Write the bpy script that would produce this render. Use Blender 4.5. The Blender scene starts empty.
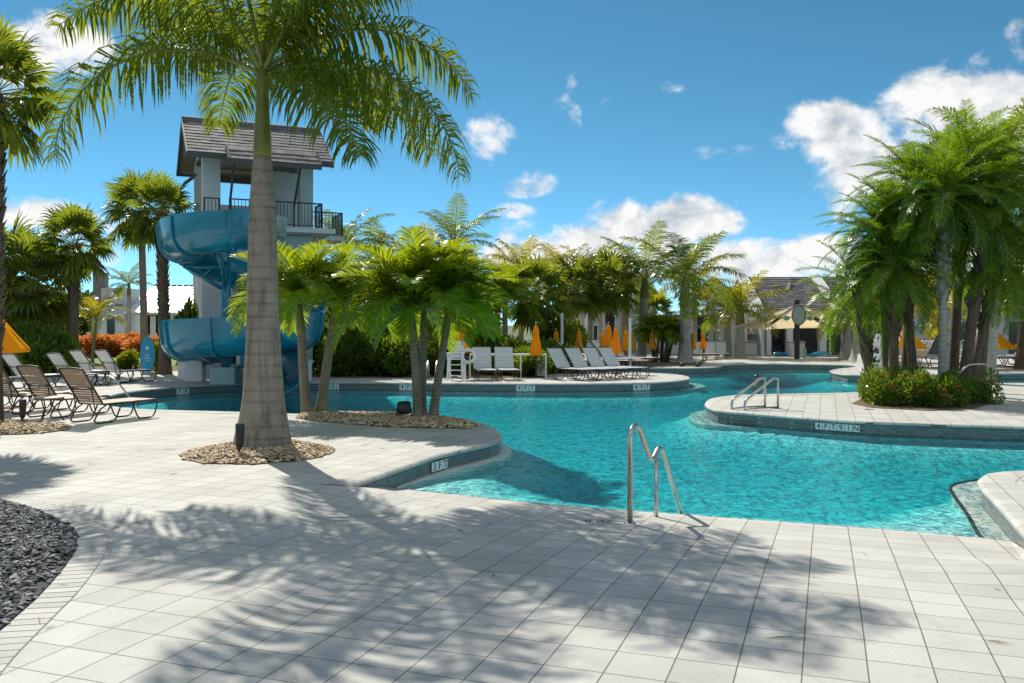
import bpy, bmesh, math, random
from mathutils import Vector, Matrix, noise
from mathutils.geometry import delaunay_2d_cdt

R = math.radians
PI = math.pi
SC = bpy.context.scene
COL = SC.collection
rng = random.Random(11)

# ------------------------------------------------------------------ camera
F, HZ, CH = 880.0, 325.0, 1.7
cam = bpy.data.cameras.new('camera'); camo = bpy.data.objects.new('camera', cam); COL.objects.link(camo)
camo.location = (0, 0, CH); camo.rotation_euler = (R(90), 0, 0)
cam.sensor_width = 36; cam.lens = F*36/1024; cam.shift_y = -(341.5-HZ)/1024
cam.clip_start = 0.05; cam.clip_end = 6000
SC.camera = camo

def G(px, py, z=0.0):
    """the place on the level z that the survey pixel px, py stands for"""
    d = F*(CH-z)/(py-HZ)
    return Vector(((px-512)*d/F, d, z))
def XY(px, d):
    return (px-512)*d/F
def ZH(py, d):
    return CH+(HZ-py)*d/F
def DG(py):
    return F*CH/(py-HZ)

# ------------------------------------------------------------------ objects
def tag(o, label=None, cat=None, group=None, kind=None):
    if label: o['label'] = label
    if cat: o['category'] = cat
    if group: o['group'] = group
    if kind: o['kind'] = kind
    return o
def empty(name, loc=(0, 0, 0), rz=0.0, label=None, cat=None, group=None, scale=1.0):
    o = bpy.data.objects.new(name, None); COL.objects.link(o)
    o.empty_display_size = 0.2
    o.location = loc; o.rotation_euler = (0, 0, rz); o.scale = (scale,)*3
    return tag(o, label, cat, group)

class MB:
    def __init__(s): s.v = []; s.f = []; s.sm = False
    def add(s, vs, fs):
        b = len(s.v); s.v += [tuple(v) for v in vs]; s.f += [tuple(i+b for i in f) for f in fs]
    def box(s, c, size, rz=0.0, bev=0.0, M=None):
        hx, hy, hz = size[0]/2, size[1]/2, size[2]/2
        if bev > 0:
            b = min(bev, hx*.9, hy*.9, hz*.9); vs = []
            for z, k in ((-hz, b), (-hz+b, 0), (hz-b, 0), (hz, b)):
                x, y = hx-k, hy-k; e = min(b, x*.5, y*.5)
                vs += [(x-e, -y, z), (x, -y+e, z), (x, y-e, z), (x-e, y, z), (-x+e, y, z), (-x, y-e, z), (-x, -y+e, z), (-x+e, -y, z)]
            fs = [tuple(range(7, -1, -1)), tuple(range(24, 32))]
            for r in range(3):
                for i in range(8):
                    j = (i+1) % 8; fs.append((r*8+i, r*8+j, r*8+8+j, r*8+8+i))
        else:
            vs = [(-hx, -hy, -hz), (hx, -hy, -hz), (hx, hy, -hz), (-hx, hy, -hz), (-hx, -hy, hz), (hx, -hy, hz), (hx, hy, hz), (-hx, hy, hz)]
            fs = [(3, 2, 1, 0), (4, 5, 6, 7), (0, 1, 5, 4), (1, 2, 6, 5), (2, 3, 7, 6), (3, 0, 4, 7)]
        if M is None: M = Matrix.Translation(Vector(c)) @ Matrix.Rotation(rz, 4, 'Z')
        s.add([M @ Vector(v) for v in vs], fs)
    def bar(s, a, b, w, h=None, up=Vector((0, 0, 1)), bev=0.0):
        """a rectangular bar from a to b"""
        a, b = Vector(a), Vector(b); h = h or w; d = (b-a); L = d.length
        if L < 1e-6: return
        d.normalize(); x = d.cross(up)
        if x.length < 1e-4: x = d.cross(Vector((1, 0, 0)))
        x.normalize(); z = x.cross(d)
        M = Matrix(((x.x, d.x, z.x, 0), (x.y, d.y, z.y, 0), (x.z, d.z, z.z, 0), (0, 0, 0, 1)))
        s.box((0, 0, 0), (w, L, h), bev=bev, M=Matrix.Translation((a+b)/2) @ M)
    def tube(s, pts, r, n=8, cap=True, closed=False):
        pts = [Vector(p) for p in pts]; m = len(pts)
        rr = r if hasattr(r, '__len__') else [r]*m
        vs = []; prev = None
        for i, p in enumerate(pts):
            if closed: d = pts[(i+1) % m]-pts[i-1]
            else: d = pts[min(i+1, m-1)]-pts[max(i-1, 0)]
            d.normalize()
            if prev is None:
                x = d.cross(Vector((0, 0, 1)))
                if x.length < 0.05: x = d.cross(Vector((0, 1, 0)))
            else:
                x = prev-d*prev.dot(d)
            x.normalize(); prev = x; y = d.cross(x)
            for k in range(n):
                a = 2*PI*k/n; vs.append(p+(x*math.cos(a)+y*math.sin(a))*rr[i])
        fs = []
        for i in range(m if closed else m-1):
            j = (i+1) % m
            for k in range(n):
                l = (k+1) % n; fs.append((i*n+k, i*n+l, j*n+l, j*n+k))
        if cap and not closed:
            fs.append(tuple(range(n-1, -1, -1))); fs.append(tuple(range((m-1)*n, m*n)))
        s.add(vs, fs)
    def lathe(s, prof, c=(0, 0, 0), n=24, star=0.0, lobes=8, cap=True):
        vs = []; c = Vector(c)
        for r, z in prof:
            for k in range(n):
                a = 2*PI*k/n; q = r*(1+star*math.cos(a*lobes)); vs.append(c+Vector((q*math.cos(a), q*math.sin(a), z)))
        fs = []; m = len(prof)
        for i in range(m-1):
            for k in range(n):
                l = (k+1) % n; fs.append((i*n+k, i*n+l, i*n+n+l, i*n+n+k))
        if cap:
            fs.append(tuple(range(n-1, -1, -1))); fs.append(tuple(range((m-1)*n, m*n)))
        s.add(vs, fs)
    def ell(s, c, r, n=14, m=9, rz=0.0):
        prof = []
        M = Matrix.Translation(Vector(c)) @ Matrix.Rotation(rz, 4, 'Z')
        vs = [M @ Vector((0, 0, -r[2]))]
        for i in range(1, m):
            t = -PI/2+PI*i/m
            for k in range(n):
                a = 2*PI*k/n; vs.append(M @ Vector((r[0]*math.cos(t)*math.cos(a), r[1]*math.cos(t)*math.sin(a), r[2]*math.sin(t))))
        vs.append(M @ Vector((0, 0, r[2]))); fs = []
        for k in range(n): fs.append((0, 1+(k+1) % n, 1+k))
        for i in range(m-2):
            for k in range(n):
                l = (k+1) % n; a = 1+i*n; fs.append((a+k, a+l, a+n+l, a+n+k))
        a = 1+(m-2)*n
        for k in range(n): fs.append((a+k, a+(k+1) % n, len(vs)-1))
        s.add(vs, fs)
    def prism(s, poly, z0, z1):
        n = len(poly); vs = [(p[0], p[1], z0) for p in poly]+[(p[0], p[1], z1) for p in poly]
        fs = [tuple(range(n-1, -1, -1)), tuple(range(n, 2*n))]
        for i in range(n):
            j = (i+1) % n; fs.append((i, j, n+j, n+i))
        s.add(vs, fs)
    def build(s, name, mat, parent=None, smooth=False, angle=None):
        me = bpy.data.meshes.new(name); me.from_pydata(s.v, [], s.f); me.update()
        if mat: me.materials.append(mat)
        if smooth or angle:
            for p in me.polygons: p.use_smooth = True
            if angle:
                bm = bmesh.new(); bm.from_mesh(me)
                for e in bm.edges:
                    if len(e.link_faces) == 2 and e.calc_face_angle(0) > R(angle): e.smooth = False
                bm.to_mesh(me); bm.free()
        o = bpy.data.objects.new(name, me); COL.objects.link(o)
        if parent: o.parent = parent
        return o
def copy_tree(o, parent=None):
    c = o.copy(); COL.objects.link(c)
    if parent: c.parent = parent
    for ch in list(o.children): copy_tree(ch, c)
    return c
def place(proto, loc, rz, label, group=None, scale=None):
    """the first call hands out the thing itself, later calls a copy with its parts"""
    if proto.get('_used'): o = copy_tree(proto)
    else: o = proto
    proto['_used'] = 1
    o.location = loc; o.rotation_euler = (0, 0, rz); o['label'] = label
    if group: o['group'] = group
    if scale: o.scale = scale if hasattr(scale, '__len__') else (scale,)*3
    return o

# ------------------------------------------------------------------ materials
def sock(nt, v, to):
    if hasattr(v, 'is_output'): nt.links.new(v, to)
    else: to.default_value = v
class NT:
    def __init__(s, nt): s.nt = nt
    def n(s, t, **kw):
        nd = s.nt.nodes.new(t)
        for k, v in kw.items(): setattr(nd, k, v)
        return nd
    def L(s, a, b): s.nt.links.new(a, b)
    def math(s, op, a, b=0.0, c=None, clamp=False):
        nd = s.n('ShaderNodeMath', operation=op, use_clamp=clamp)
        sock(s.nt, a, nd.inputs[0]); sock(s.nt, b, nd.inputs[1])
        if c is not None: sock(s.nt, c, nd.inputs[2])
        return nd.outputs[0]
    def mix(s, f, a, b, mode='MIX'):
        nd = s.n('ShaderNodeMix', data_type='RGBA', blend_type=mode)
        sock(s.nt, f, nd.inputs[0]); sock(s.nt, a, nd.inputs[6]); sock(s.nt, b, nd.inputs[7])
        return nd.outputs[2]
    def ramp(s, f, stops, interp='LINEAR'):
        nd = s.n('ShaderNodeValToRGB'); cr = nd.color_ramp; cr.interpolation = interp
        while len(cr.elements) < len(stops): cr.elements.new(0.5)
        for e, (p, c) in zip(cr.elements, stops):
            e.position = p; e.color = c if len(c) == 4 else (*c, 1)
        s.L(f, nd.inputs[0]); return nd.outputs[0]
    def noise(s, vec, scale, detail=3.0, rough=0.55, dist=0.0):
        nd = s.n('ShaderNodeTexNoise'); s.L(vec, nd.inputs['Vector'])
        nd.inputs['Scale'].default_value = scale; nd.inputs['Detail'].default_value = detail
        nd.inputs['Roughness'].default_value = rough; nd.inputs['Distortion'].default_value = dist
        return nd.outputs[0]
    def mapping(s, vec, scale=(1, 1, 1), rot=(0, 0, 0), loc=(0, 0, 0)):
        nd = s.n('ShaderNodeMapping'); s.L(vec, nd.inputs[0])
        nd.inputs['Scale'].default_value = scale; nd.inputs['Rotation'].default_value = rot; nd.inputs['Location'].default_value = loc
        return nd.outputs[0]
    def bump(s, h, dist=0.01, strength=1.0):
        nd = s.n('ShaderNodeBump'); s.L(h, nd.inputs['Height'])
        nd.inputs['Distance'].default_value = dist; nd.inputs['Strength'].default_value = strength
        return nd.outputs[0]
    def pos(s): return s.n('ShaderNodeNewGeometry').outputs['Position']
    def obj(s): return s.n('ShaderNodeTexCoord').outputs['Object']
    def island(s): return s.n('ShaderNodeNewGeometry').outputs['Random Per Island']
    def objrand(s): return s.n('ShaderNodeObjectInfo').outputs['Random']
def newmat(name):
    m = bpy.data.materials.new(name); m.use_nodes = True
    nt = m.node_tree; nt.nodes.clear(); t = NT(nt)
    t.out = t.n('ShaderNodeOutputMaterial')
    return m, t
def princ(t, col, rough=0.6, metal=0.0, normal=None, spec=0.5):
    p = t.n('ShaderNodeBsdfPrincipled'); sock(t.nt, col if hasattr(col, 'is_output') else (*col, 1), p.inputs['Base Color'])
    sock(t.nt, rough, p.inputs['Roughness']); p.inputs['Metallic'].default_value = metal
    p.inputs['Specular IOR Level'].default_value = spec
    if normal is not None: t.L(normal, p.inputs['Normal'])
    t.L(p.outputs[0], t.out.inputs[0]); return p
def simple(name, col, rough=0.6, metal=0.0, var=0.12, scale=6.0, bump=0.0, bscale=40.0, spec=0.5):
    """a plain surface: uneven tone, a little wear, optional fine relief"""
    m, t = newmat(name); o = t.obj()
    nz = t.noise(o, scale, 4, 0.6)
    lo = tuple(c*(1-var) for c in col); hi = tuple(min(1, c*(1+var)) for c in col)
    c = t.ramp(nz, [(0.3, lo), (0.7, hi)])
    nr = t.math('MULTIPLY_ADD', t.noise(o, scale*2.3, 3), 0.2, rough-0.1)
    bn = t.bump(t.noise(o, bscale, 4), bump) if bump else None
    princ(t, c, nr, metal, bn, spec); return m
def leafmat(name, stops, trans, tfac=0.45, gloss=0.06, rough=0.35):
    """foliage: each leaflet its own tone, light comes through it, a waxy shine"""
    m, t = newmat(name)
    c = t.ramp(t.island(), stops)
    c2 = t.mix(1.0, t.ramp(t.island(), [(0.0, (0.75, 0.8, 0.7)), (1.0, (1.15, 1.1, 1.0))]), (*trans, 1), 'MULTIPLY')
    d = t.n('ShaderNodeBsdfDiffuse'); t.L(c, d.inputs[0])
    tr = t.n('ShaderNodeBsdfTranslucent'); t.L(c2, tr.inputs[0])
    g = t.n('ShaderNodeBsdfGlossy'); g.inputs[0].default_value = (0.9, 0.95, 0.9, 1); g.inputs['Roughness'].default_value = 0.3
    a = t.n('ShaderNodeMixShader'); a.inputs[0].default_value = tfac; t.L(d.outputs[0], a.inputs[1]); t.L(tr.outputs[0], a.inputs[2])
    b = t.n('ShaderNodeMixShader'); b.inputs[0].default_value = gloss
    fr = t.n('ShaderNodeLayerWeight'); fr.inputs[0].default_value = 0.25
    t.L(t.math('MULTIPLY_ADD', fr.outputs['Fresnel'], 0.06, gloss*0.15), b.inputs[0])
    t.L(a.outputs[0], b.inputs[1]); t.L(g.outputs[0], b.inputs[2]); t.L(b.outputs[0], t.out.inputs[0])
    return m

M = {}
M['royal_leaf'] = leafmat('royal_leaf', [(0, (0.05, 0.1, 0.01)), (0.6, (0.085, 0.15, 0.014)), (0.9, (0.13, 0.17, 0.016)), (0.97, (0.2, 0.17, 0.02)), (1, (0.22, 0.13, 0.05))], (0.31, 0.38, 0.02), 0.43)
M['fan_leaf'] = leafmat('fan_leaf', [(0, (0.05, 0.1, 0.016)), (0.7, (0.085, 0.14, 0.02)), (1, (0.15, 0.17, 0.025))], (0.34, 0.40, 0.03), 0.45)
M['bright_leaf'] = leafmat('bright_leaf', [(0, (0.045, 0.12, 0.008)), (0.6, (0.08, 0.175, 0.01)), (1, (0.18, 0.21, 0.01))], (0.46, 0.55, 0.015), 0.5, 0.10)
M['date_leaf'] = leafmat('date_leaf', [(0, (0.025, 0.08, 0.008)), (0.7, (0.05, 0.13, 0.012)), (0.93, (0.1, 0.15, 0.015)), (1, (0.26, 0.18, 0.03))], (0.28, 0.44, 0.015), 0.46)
M['yellow_leaf'] = leafmat('yellow_leaf', [(0, (0.10, 0.13, 0.01)), (0.6, (0.2, 0.2, 0.015)), (1, (0.32, 0.24, 0.02))], (0.55, 0.45, 0.02), 0.5)
M['olive_leaf'] = leafmat('olive_leaf', [(0, (0.05, 0.085, 0.012)), (0.6, (0.1, 0.13, 0.018)), (1, (0.2, 0.17, 0.03))], (0.52, 0.46, 0.015), 0.52)
M['shrub_leaf'] = leafmat('shrub_leaf', [(0, (0.035, 0.08, 0.014)), (0.7, (0.065, 0.13, 0.018)), (1, (0.12, 0.17, 0.02))], (0.3, 0.42, 0.02), 0.35, 0.1)
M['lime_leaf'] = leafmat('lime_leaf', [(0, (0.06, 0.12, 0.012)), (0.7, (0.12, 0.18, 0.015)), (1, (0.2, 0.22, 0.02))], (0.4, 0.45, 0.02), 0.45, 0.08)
M['red_leaf'] = leafmat('red_leaf', [(0, (0.26, 0.05, 0.03)), (0.5, (0.5, 0.14, 0.05)), (0.8, (0.56, 0.26, 0.07)), (1, (0.16, 0.17, 0.03))], (0.85, 0.3, 0.08), 0.45)
M['flower'] = leafmat('red_flower', [(0, (0.45, 0.03, 0.03)), (1, (0.6, 0.12, 0.05))], (0.5, 0.08, 0.04), 0.25)
M['far_leaf'] = leafmat('far_leaf', [(0, (0.03, 0.06, 0.018)), (1, (0.07, 0.11, 0.025))], (0.14, 0.2, 0.03), 0.3)
M['rachis'] = simple('frond_stem', (0.2, 0.24, 0.05), 0.5)

def trunk_mat(name, base, dark, ring, depth=0.012, stain=0.5):
    m, t = newmat(name); o = t.obj()
    w = t.n('ShaderNodeTexWave', wave_type='BANDS', bands_direction='Z'); t.L(t.mapping(o, (0.15, 0.15, 1)), w.inputs[0])
    w.inputs['Scale'].default_value = ring; w.inputs['Distortion'].default_value = 2.2; w.inputs['Detail'].default_value = 3; w.inputs['Detail Scale'].default_value = 1.4
    rg = t.ramp(w.outputs[1], [(0.0, (0, 0, 0)), (0.2, (1, 1, 1)), (1, (1, 1, 1))])
    blot = t.noise(t.mapping(o, (1, 1, 0.5)), 5.5, 8, 0.72)
    c = t.ramp(blot, [(0.32, dark), (0.62, base)])
    fine = t.noise(o, 55, 3, 0.7)
    c = t.mix(t.math('MULTIPLY', fine, 0.6), c, (*[x*1.25 for x in base], 1))
    st = t.noise(t.mapping(o, (7, 7, 0.6)), 1.3, 5, 0.7)
    c = t.mix(t.math('MULTIPLY', t.math('SUBTRACT', st, 0.5, clamp=True), 3*stain, clamp=True), c, (*[x*0.35 for x in dark], 1))
    c = t.mix(t.math('MULTIPLY', t.math('SUBTRACT', 1.0, rg), t.math('MULTIPLY_ADD', t.noise(o, 2.6, 4), 1.5, -.52, clamp=True)), c, (*[x*0.5 for x in dark], 1))
    h = t.math('ADD', t.math('MULTIPLY', rg, 0.6), t.math('MULTIPLY', fine, 0.5))
    princ(t, c, 0.85, 0, t.bump(h, depth), 0.2); return m
M['royal_trunk'] = trunk_mat('royal_trunk', (0.33, 0.275, 0.215), (0.15, 0.12, 0.095), 1.9, stain=1.0)
M['grey_trunk'] = trunk_mat('grey_trunk', (0.40, 0.38, 0.34), (0.22, 0.2, 0.17), 2.6)
M['slim_trunk'] = trunk_mat('slim_trunk', (0.30, 0.24, 0.17), (0.13, 0.10, 0.07), 4.5)
M['bark'] = trunk_mat('fibrous_bark', (0.21, 0.16, 0.11), (0.07, 0.05, 0.035), 7.0, 0.03)
M['boot'] = simple('boot_bark', (0.26, 0.2, 0.14), 0.9, var=0.45, scale=9, bump=0.01)
M['shaft'] = simple('green_crownshaft', (0.17, 0.17, 0.028), 0.42, var=0.3, scale=3)

# paving
THETA = math.atan(314/F)
def paver_mat(name, size, rot, c1, c2, gap, w=None):
    m, t = newmat(name); p = t.mapping(t.pos(), rot=(0, 0, rot), loc=(0.11, 0.07, 0))
    b = t.n('ShaderNodeTexBrick', offset=0.0, squash=1.0); t.L(p, b.inputs[0])
    b.inputs['Color1'].default_value = (*c1, 1); b.inputs['Color2'].default_value = (*c2, 1); b.inputs['Mortar'].default_value = (*gap, 1)
    b.inputs['Scale'].default_value = 1; b.inputs['Mortar Size'].default_value = 0.0036; b.inputs['Mortar Smooth'].default_value = 0.15
    b.inputs['Brick Width'].default_value = w or size; b.inputs['Row Height'].default_value = size; b.inputs['Bias'].default_value = 0.0
    big = t.noise(t.pos(), 0.9, 4, 0.6); fine = t.noise(t.pos(), 60, 3, 0.7)
    c = t.mix(1.0, b.outputs[0], t.ramp(big, [(0.3, (0.84, 0.84, 0.82)), (0.5, (0.98, 0.98, 0.97)), (0.7, (1.05, 1.05, 1.05))]), 'MULTIPLY')
    c = t.mix(0.6, c, t.ramp(fine, [(0.3, (0.86, 0.86, 0.86)), (0.7, (1.08, 1.08, 1.08))]), 'MULTIPLY')
    # old drip and rust stains, and a grey wash in places
    stn = t.noise(t.pos(), 2.6, 6, 0.7, 0.8)
    c = t.mix(t.math('MULTIPLY', t.math('SUBTRACT', stn, 0.57, clamp=True), 2.6, clamp=True), c, (0.27, 0.25, 0.22, 1))
    sp = t.n('ShaderNodeTexVoronoi', feature='F1'); t.L(t.pos(), sp.inputs['Vector']); sp.inputs['Scale'].default_value = 7
    dots = t.math('LESS_THAN', sp.outputs['Distance'], 0.035)
    c = t.mix(t.math('MULTIPLY', dots, 0.55), c, (0.13, 0.11, 0.08, 1))
    h = t.math('SUBTRACT', t.math('MULTIPLY', fine, 0.25), b.outputs[1])
    princ(t, c, 0.8, 0, t.bump(h, 0.004), 0.3); return m
M['deck'] = paver_mat('deck_pavers', 0.305, THETA, (0.452, 0.446, 0.422), (0.535, 0.526, 0.496), (0.15, 0.14, 0.12))
M['coping'] = simple('coping_stone', (0.48, 0.48, 0.455), 0.7, var=0.08, scale=2, bump=0.002, bscale=60)
def tile_mat(name):
    m, t = newmat(name); g = t.n('ShaderNodeNewGeometry'); p = g.outputs['Position']
    sep = t.n('ShaderNodeSeparateXYZ'); t.L(p, sep.inputs[0])
    run = t.math('ADD', sep.outputs[0], t.math('MULTIPLY', sep.outputs[1], 0.83))
    cmb = t.n('ShaderNodeCombineXYZ'); t.L(run, cmb.inputs[0]); t.L(sep.outputs[2], cmb.inputs[1])
    b = t.n('ShaderNodeTexBrick', offset=0.5); t.L(cmb.outputs[0], b.inputs[0])
    b.inputs['Color1'].default_value = (0.10, 0.115, 0.115, 1); b.inputs['Color2'].default_value = (0.17, 0.185, 0.18, 1); b.inputs['Mortar'].default_value = (0.3, 0.3, 0.28, 1)
    b.inputs['Scale'].default_value = 1; b.inputs['Brick Width'].default_value = 0.1; b.inputs['Row Height'].default_value = 0.048; b.inputs['Mortar Size'].default_value = 0.003
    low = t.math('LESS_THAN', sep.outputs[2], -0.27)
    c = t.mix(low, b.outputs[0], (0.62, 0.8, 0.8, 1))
    princ(t, c, 0.3, 0, t.bump(t.math('SUBTRACT', 1.0, b.outputs[1]), 0.002)); return m
M['tile'] = tile_mat('waterline_tile')
M['plaster'] = simple('pool_plaster', (0.5, 0.88, 0.86), 0.7, var=0.06, scale=1.2)
M['ledge'] = simple('pool_ledge_stone', (0.62, 0.68, 0.62), 0.6, var=0.12, scale=3)
def pebble_mat(name, stops):
    m, t = newmat(name); c = t.ramp(t.island(), stops)
    n2 = t.noise(t.pos(), 90, 3)
    c = t.mix(0.5, c, t.ramp(n2, [(0.3, (0.7, 0.7, 0.7)), (0.7, (1.2, 1.2, 1.2))]), 'MULTIPLY')
    princ(t, c, 0.75, 0, None, 0.3); return m
M['river'] = pebble_mat('river_pebbles', [(0, (0.28, 0.18, 0.09)), (0.35, (0.46, 0.33, 0.19)), (0.7, (0.62, 0.48, 0.31)), (1, (0.74, 0.64, 0.5))])
M['slate'] = pebble_mat('dark_chips', [(0, (0.045, 0.05, 0.053)), (0.5, (0.12, 0.13, 0.135)), (0.85, (0.24, 0.255, 0.26)), (1, (0.4, 0.41, 0.4))])
M['soil'] = simple('soil', (0.11, 0.08, 0.05), 0.95, var=0.4, scale=8, bump=0.02)
M['darksoil'] = simple('dark_soil', (0.04, 0.042, 0.044), 0.95, var=0.3, scale=8)
M['mulch'] = simple('mulch', (0.16, 0.105, 0.06), 0.95, var=0.5, scale=14, bump=0.03)
M['grass'] = simple('lawn_grass', (0.15, 0.24, 0.03), 0.9, var=0.35, scale=14, bump=0.03, bscale=60)
M['land'] = simple('land', (0.09, 0.12, 0.035), 0.95, var=0.4, scale=0.4)
M['steel'] = simple('stainless_steel', (0.52, 0.5, 0.46), 0.28, 1.0, var=0.08, scale=20)
M['bronze'] = simple('bronze_frame', (0.05, 0.036, 0.026), 0.45, 0.3, var=0.25)
M['brown_strap'] = simple('brown_vinyl', (0.42, 0.30, 0.20), 0.5, var=0.12, scale=14)
M['white_strap'] = simple('pale_vinyl', (0.62, 0.63, 0.62), 0.5, var=0.07, scale=14)
M['yellow'] = simple('yellow_canvas', (0.85, 0.40, 0.03), 0.85, var=0.1, scale=4, bump=0.004)
M['white'] = simple('white_paint', (0.78, 0.78, 0.76), 0.5, var=0.05)
M['black'] = simple('black_metal', (0.02, 0.02, 0.022), 0.45, var=0.3)
M['dark'] = simple('dark_bronze_rail', (0.022, 0.024, 0.026), 0.5)
M['stucco'] = simple('grey_stucco', (0.50, 0.53, 0.53), 0.9, var=0.07, scale=1.5, bump=0.004, bscale=70)
M['pale_stucco'] = simple('pale_stucco', (0.68, 0.68, 0.65), 0.9, var=0.05, scale=1.5, bump=0.004, bscale=70)
M['fascia'] = simple('dark_fascia', (0.06, 0.06, 0.06), 0.6)
M['slide'] = None
M['glass'] = simple('dark_window', (0.03, 0.04, 0.045), 0.08, var=0.2)
M['metal_roof'] = simple('white_metal_roof', (0.8, 0.8, 0.78), 0.4, 0.0, var=0.04)
M['sail'] = leafmat('tan_shade_cloth', [(0, (0.74, 0.63, 0.43)), (1, (0.74, 0.63, 0.43))], (0.88, 0.74, 0.5), 0.45, 0.0)
M['wood'] = simple('weathered_wood', (0.22, 0.18, 0.14), 0.8, var=0.3, scale=5)
M['blue'] = simple('blue_paint', (0.02, 0.3, 0.52), 0.35, var=0.15)
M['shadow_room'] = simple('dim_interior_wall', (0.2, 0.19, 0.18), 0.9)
def slide_mat():
    m, t = newmat('slide_fibreglass'); o = t.obj()
    c = t.ramp(t.noise(o, 1.1, 4), [(0.3, (0.006, 0.15, 0.24)), (0.7, (0.012, 0.215, 0.32))])
    p = princ(t, c, t.math('MULTIPLY_ADD', t.noise(o, 3, 4), 0.25, 0.08)); p.inputs['Coat Weight'].default_value = 0.4
    return m
M['slide'] = slide_mat()
def roof_mat():
    m, t = newmat('grey_roof_tile'); c = t.ramp(t.island(), [(0, (0.075, 0.072, 0.07)), (0.5, (0.125, 0.12, 0.115)), (1, (0.2, 0.195, 0.19))])
    princ(t, t.mix(0.5, c, t.ramp(t.noise(t.pos(), 8, 4), [(0.3, (0.7, 0.7, 0.7)), (0.7, (1.2, 1.2, 1.2))]), 'MULTIPLY'), 0.75); return m
M['roof'] = roof_mat()
ZW = -0.22
def water_mat():
    m, t = newmat('pool_water'); p = t.pos()
    a = t.noise(t.mapping(p, (1.0, 0.8, 1)), 3.6, 2, 0.5, 0.5)
    b = t.noise(t.mapping(p, (1.0, 0.6, 1), rot=(0, 0, 0.3)), 8.0, 2, 0.5, 0.7)
    c = t.noise(t.mapping(p, (1.1, 1.0, 1), rot=(0, 0, -0.4)), 20.0, 2, 0.5, 0.3)
    h = t.math('ADD', t.math('MULTIPLY', a, 0.55), t.math('ADD', t.math('MULTIPLY', b, 0.30), t.math('MULTIPLY', c, 0.07)))
    bp = t.bump(h, 0.16)
    fr = t.n('ShaderNodeFresnel'); fr.inputs[0].default_value = 1.24; t.L(bp, fr.inputs['Normal'])
    # ripple light flecks painted by noise into the transparent colour
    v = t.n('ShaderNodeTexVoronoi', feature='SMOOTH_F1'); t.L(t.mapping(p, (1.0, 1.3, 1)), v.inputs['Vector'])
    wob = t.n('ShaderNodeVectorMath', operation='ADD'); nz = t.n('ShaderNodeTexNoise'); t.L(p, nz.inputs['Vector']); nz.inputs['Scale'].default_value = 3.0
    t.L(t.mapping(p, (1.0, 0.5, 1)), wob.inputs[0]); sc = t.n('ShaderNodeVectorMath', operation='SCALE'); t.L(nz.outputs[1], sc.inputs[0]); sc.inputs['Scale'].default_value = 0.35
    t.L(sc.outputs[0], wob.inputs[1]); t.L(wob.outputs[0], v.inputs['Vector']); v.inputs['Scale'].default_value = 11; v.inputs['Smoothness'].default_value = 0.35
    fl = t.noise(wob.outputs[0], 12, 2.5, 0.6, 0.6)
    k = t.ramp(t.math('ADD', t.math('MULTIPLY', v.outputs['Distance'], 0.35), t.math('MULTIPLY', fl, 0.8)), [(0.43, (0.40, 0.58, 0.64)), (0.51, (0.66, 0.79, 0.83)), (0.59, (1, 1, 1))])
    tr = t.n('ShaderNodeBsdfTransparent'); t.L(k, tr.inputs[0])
    g = t.n('ShaderNodeBsdfGlossy'); g.inputs['Roughness'].default_value = 0.02; t.L(bp, g.inputs['Normal'])
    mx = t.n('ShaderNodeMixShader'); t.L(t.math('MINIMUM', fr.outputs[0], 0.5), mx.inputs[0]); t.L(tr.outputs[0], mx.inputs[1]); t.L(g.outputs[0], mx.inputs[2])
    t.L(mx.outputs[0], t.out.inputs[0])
    ab = t.n('ShaderNodeVolumeAbsorption'); ab.inputs[0].default_value = (0.0, 0.815, 0.852, 1); ab.inputs['Density'].default_value = 0.95
    t.L(ab.outputs[0], t.out.inputs['Volume'])
    return m
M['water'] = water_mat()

# ------------------------------------------------------------------ sun and sky
SUN_AZ, SUN_EL = R(28), R(43)          # left of straight ahead
S = Vector((-math.sin(SUN_AZ)*math.cos(SUN_EL), math.cos(SUN_AZ)*math.cos(SUN_EL), math.sin(SUN_EL)))
sun = bpy.data.lights.new('sun', 'SUN'); so = bpy.data.objects.new('sun', sun); COL.objects.link(so)
so.rotation_euler = S.to_track_quat('Z', 'Y').to_euler(); so.location = S*60
sun.energy = 4.1; sun.angle = R(0.5); sun.color = (1, 0.94, 0.82)
W = bpy.data.worlds.new('World'); SC.world = W; W.use_nodes = True
W.node_tree.nodes.clear(); t = NT(W.node_tree)
wout = t.n('ShaderNodeOutputWorld')
sky = t.n('ShaderNodeTexSky', sky_type='NISHITA'); sky.sun_disc = False
sky.sun_elevation = SUN_EL; sky.sun_rotation = -SUN_AZ; sky.air_density = 0.42; sky.dust_density = 0.0; sky.ozone_density = 6.0; sky.altitude = 0
hsv = t.n('ShaderNodeHueSaturation'); t.L(sky.outputs[0], hsv.inputs['Color']); hsv.inputs['Saturation'].default_value = 1.06; hsv.inputs['Hue'].default_value = 0.468; hsv.inputs['Value'].default_value = 0.84
bg = t.n('ShaderNodeBackground'); t.L(hsv.outputs[0], bg.inputs[0]); bg.inputs[1].default_value = 0.115
d = t.n('ShaderNodeTexCoord').outputs['Generated']
sp = t.n('ShaderNodeSeparateXYZ'); t.L(d, sp.inputs[0])
az = t.math('ARCTAN2', sp.outputs[0], sp.outputs[1]); el = t.math('ARCSINE', sp.outputs[2])
def skydir(px, py):
    a = math.atan((px-512)/F); return a, math.atan((HZ-py)/F*math.cos(a))
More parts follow.
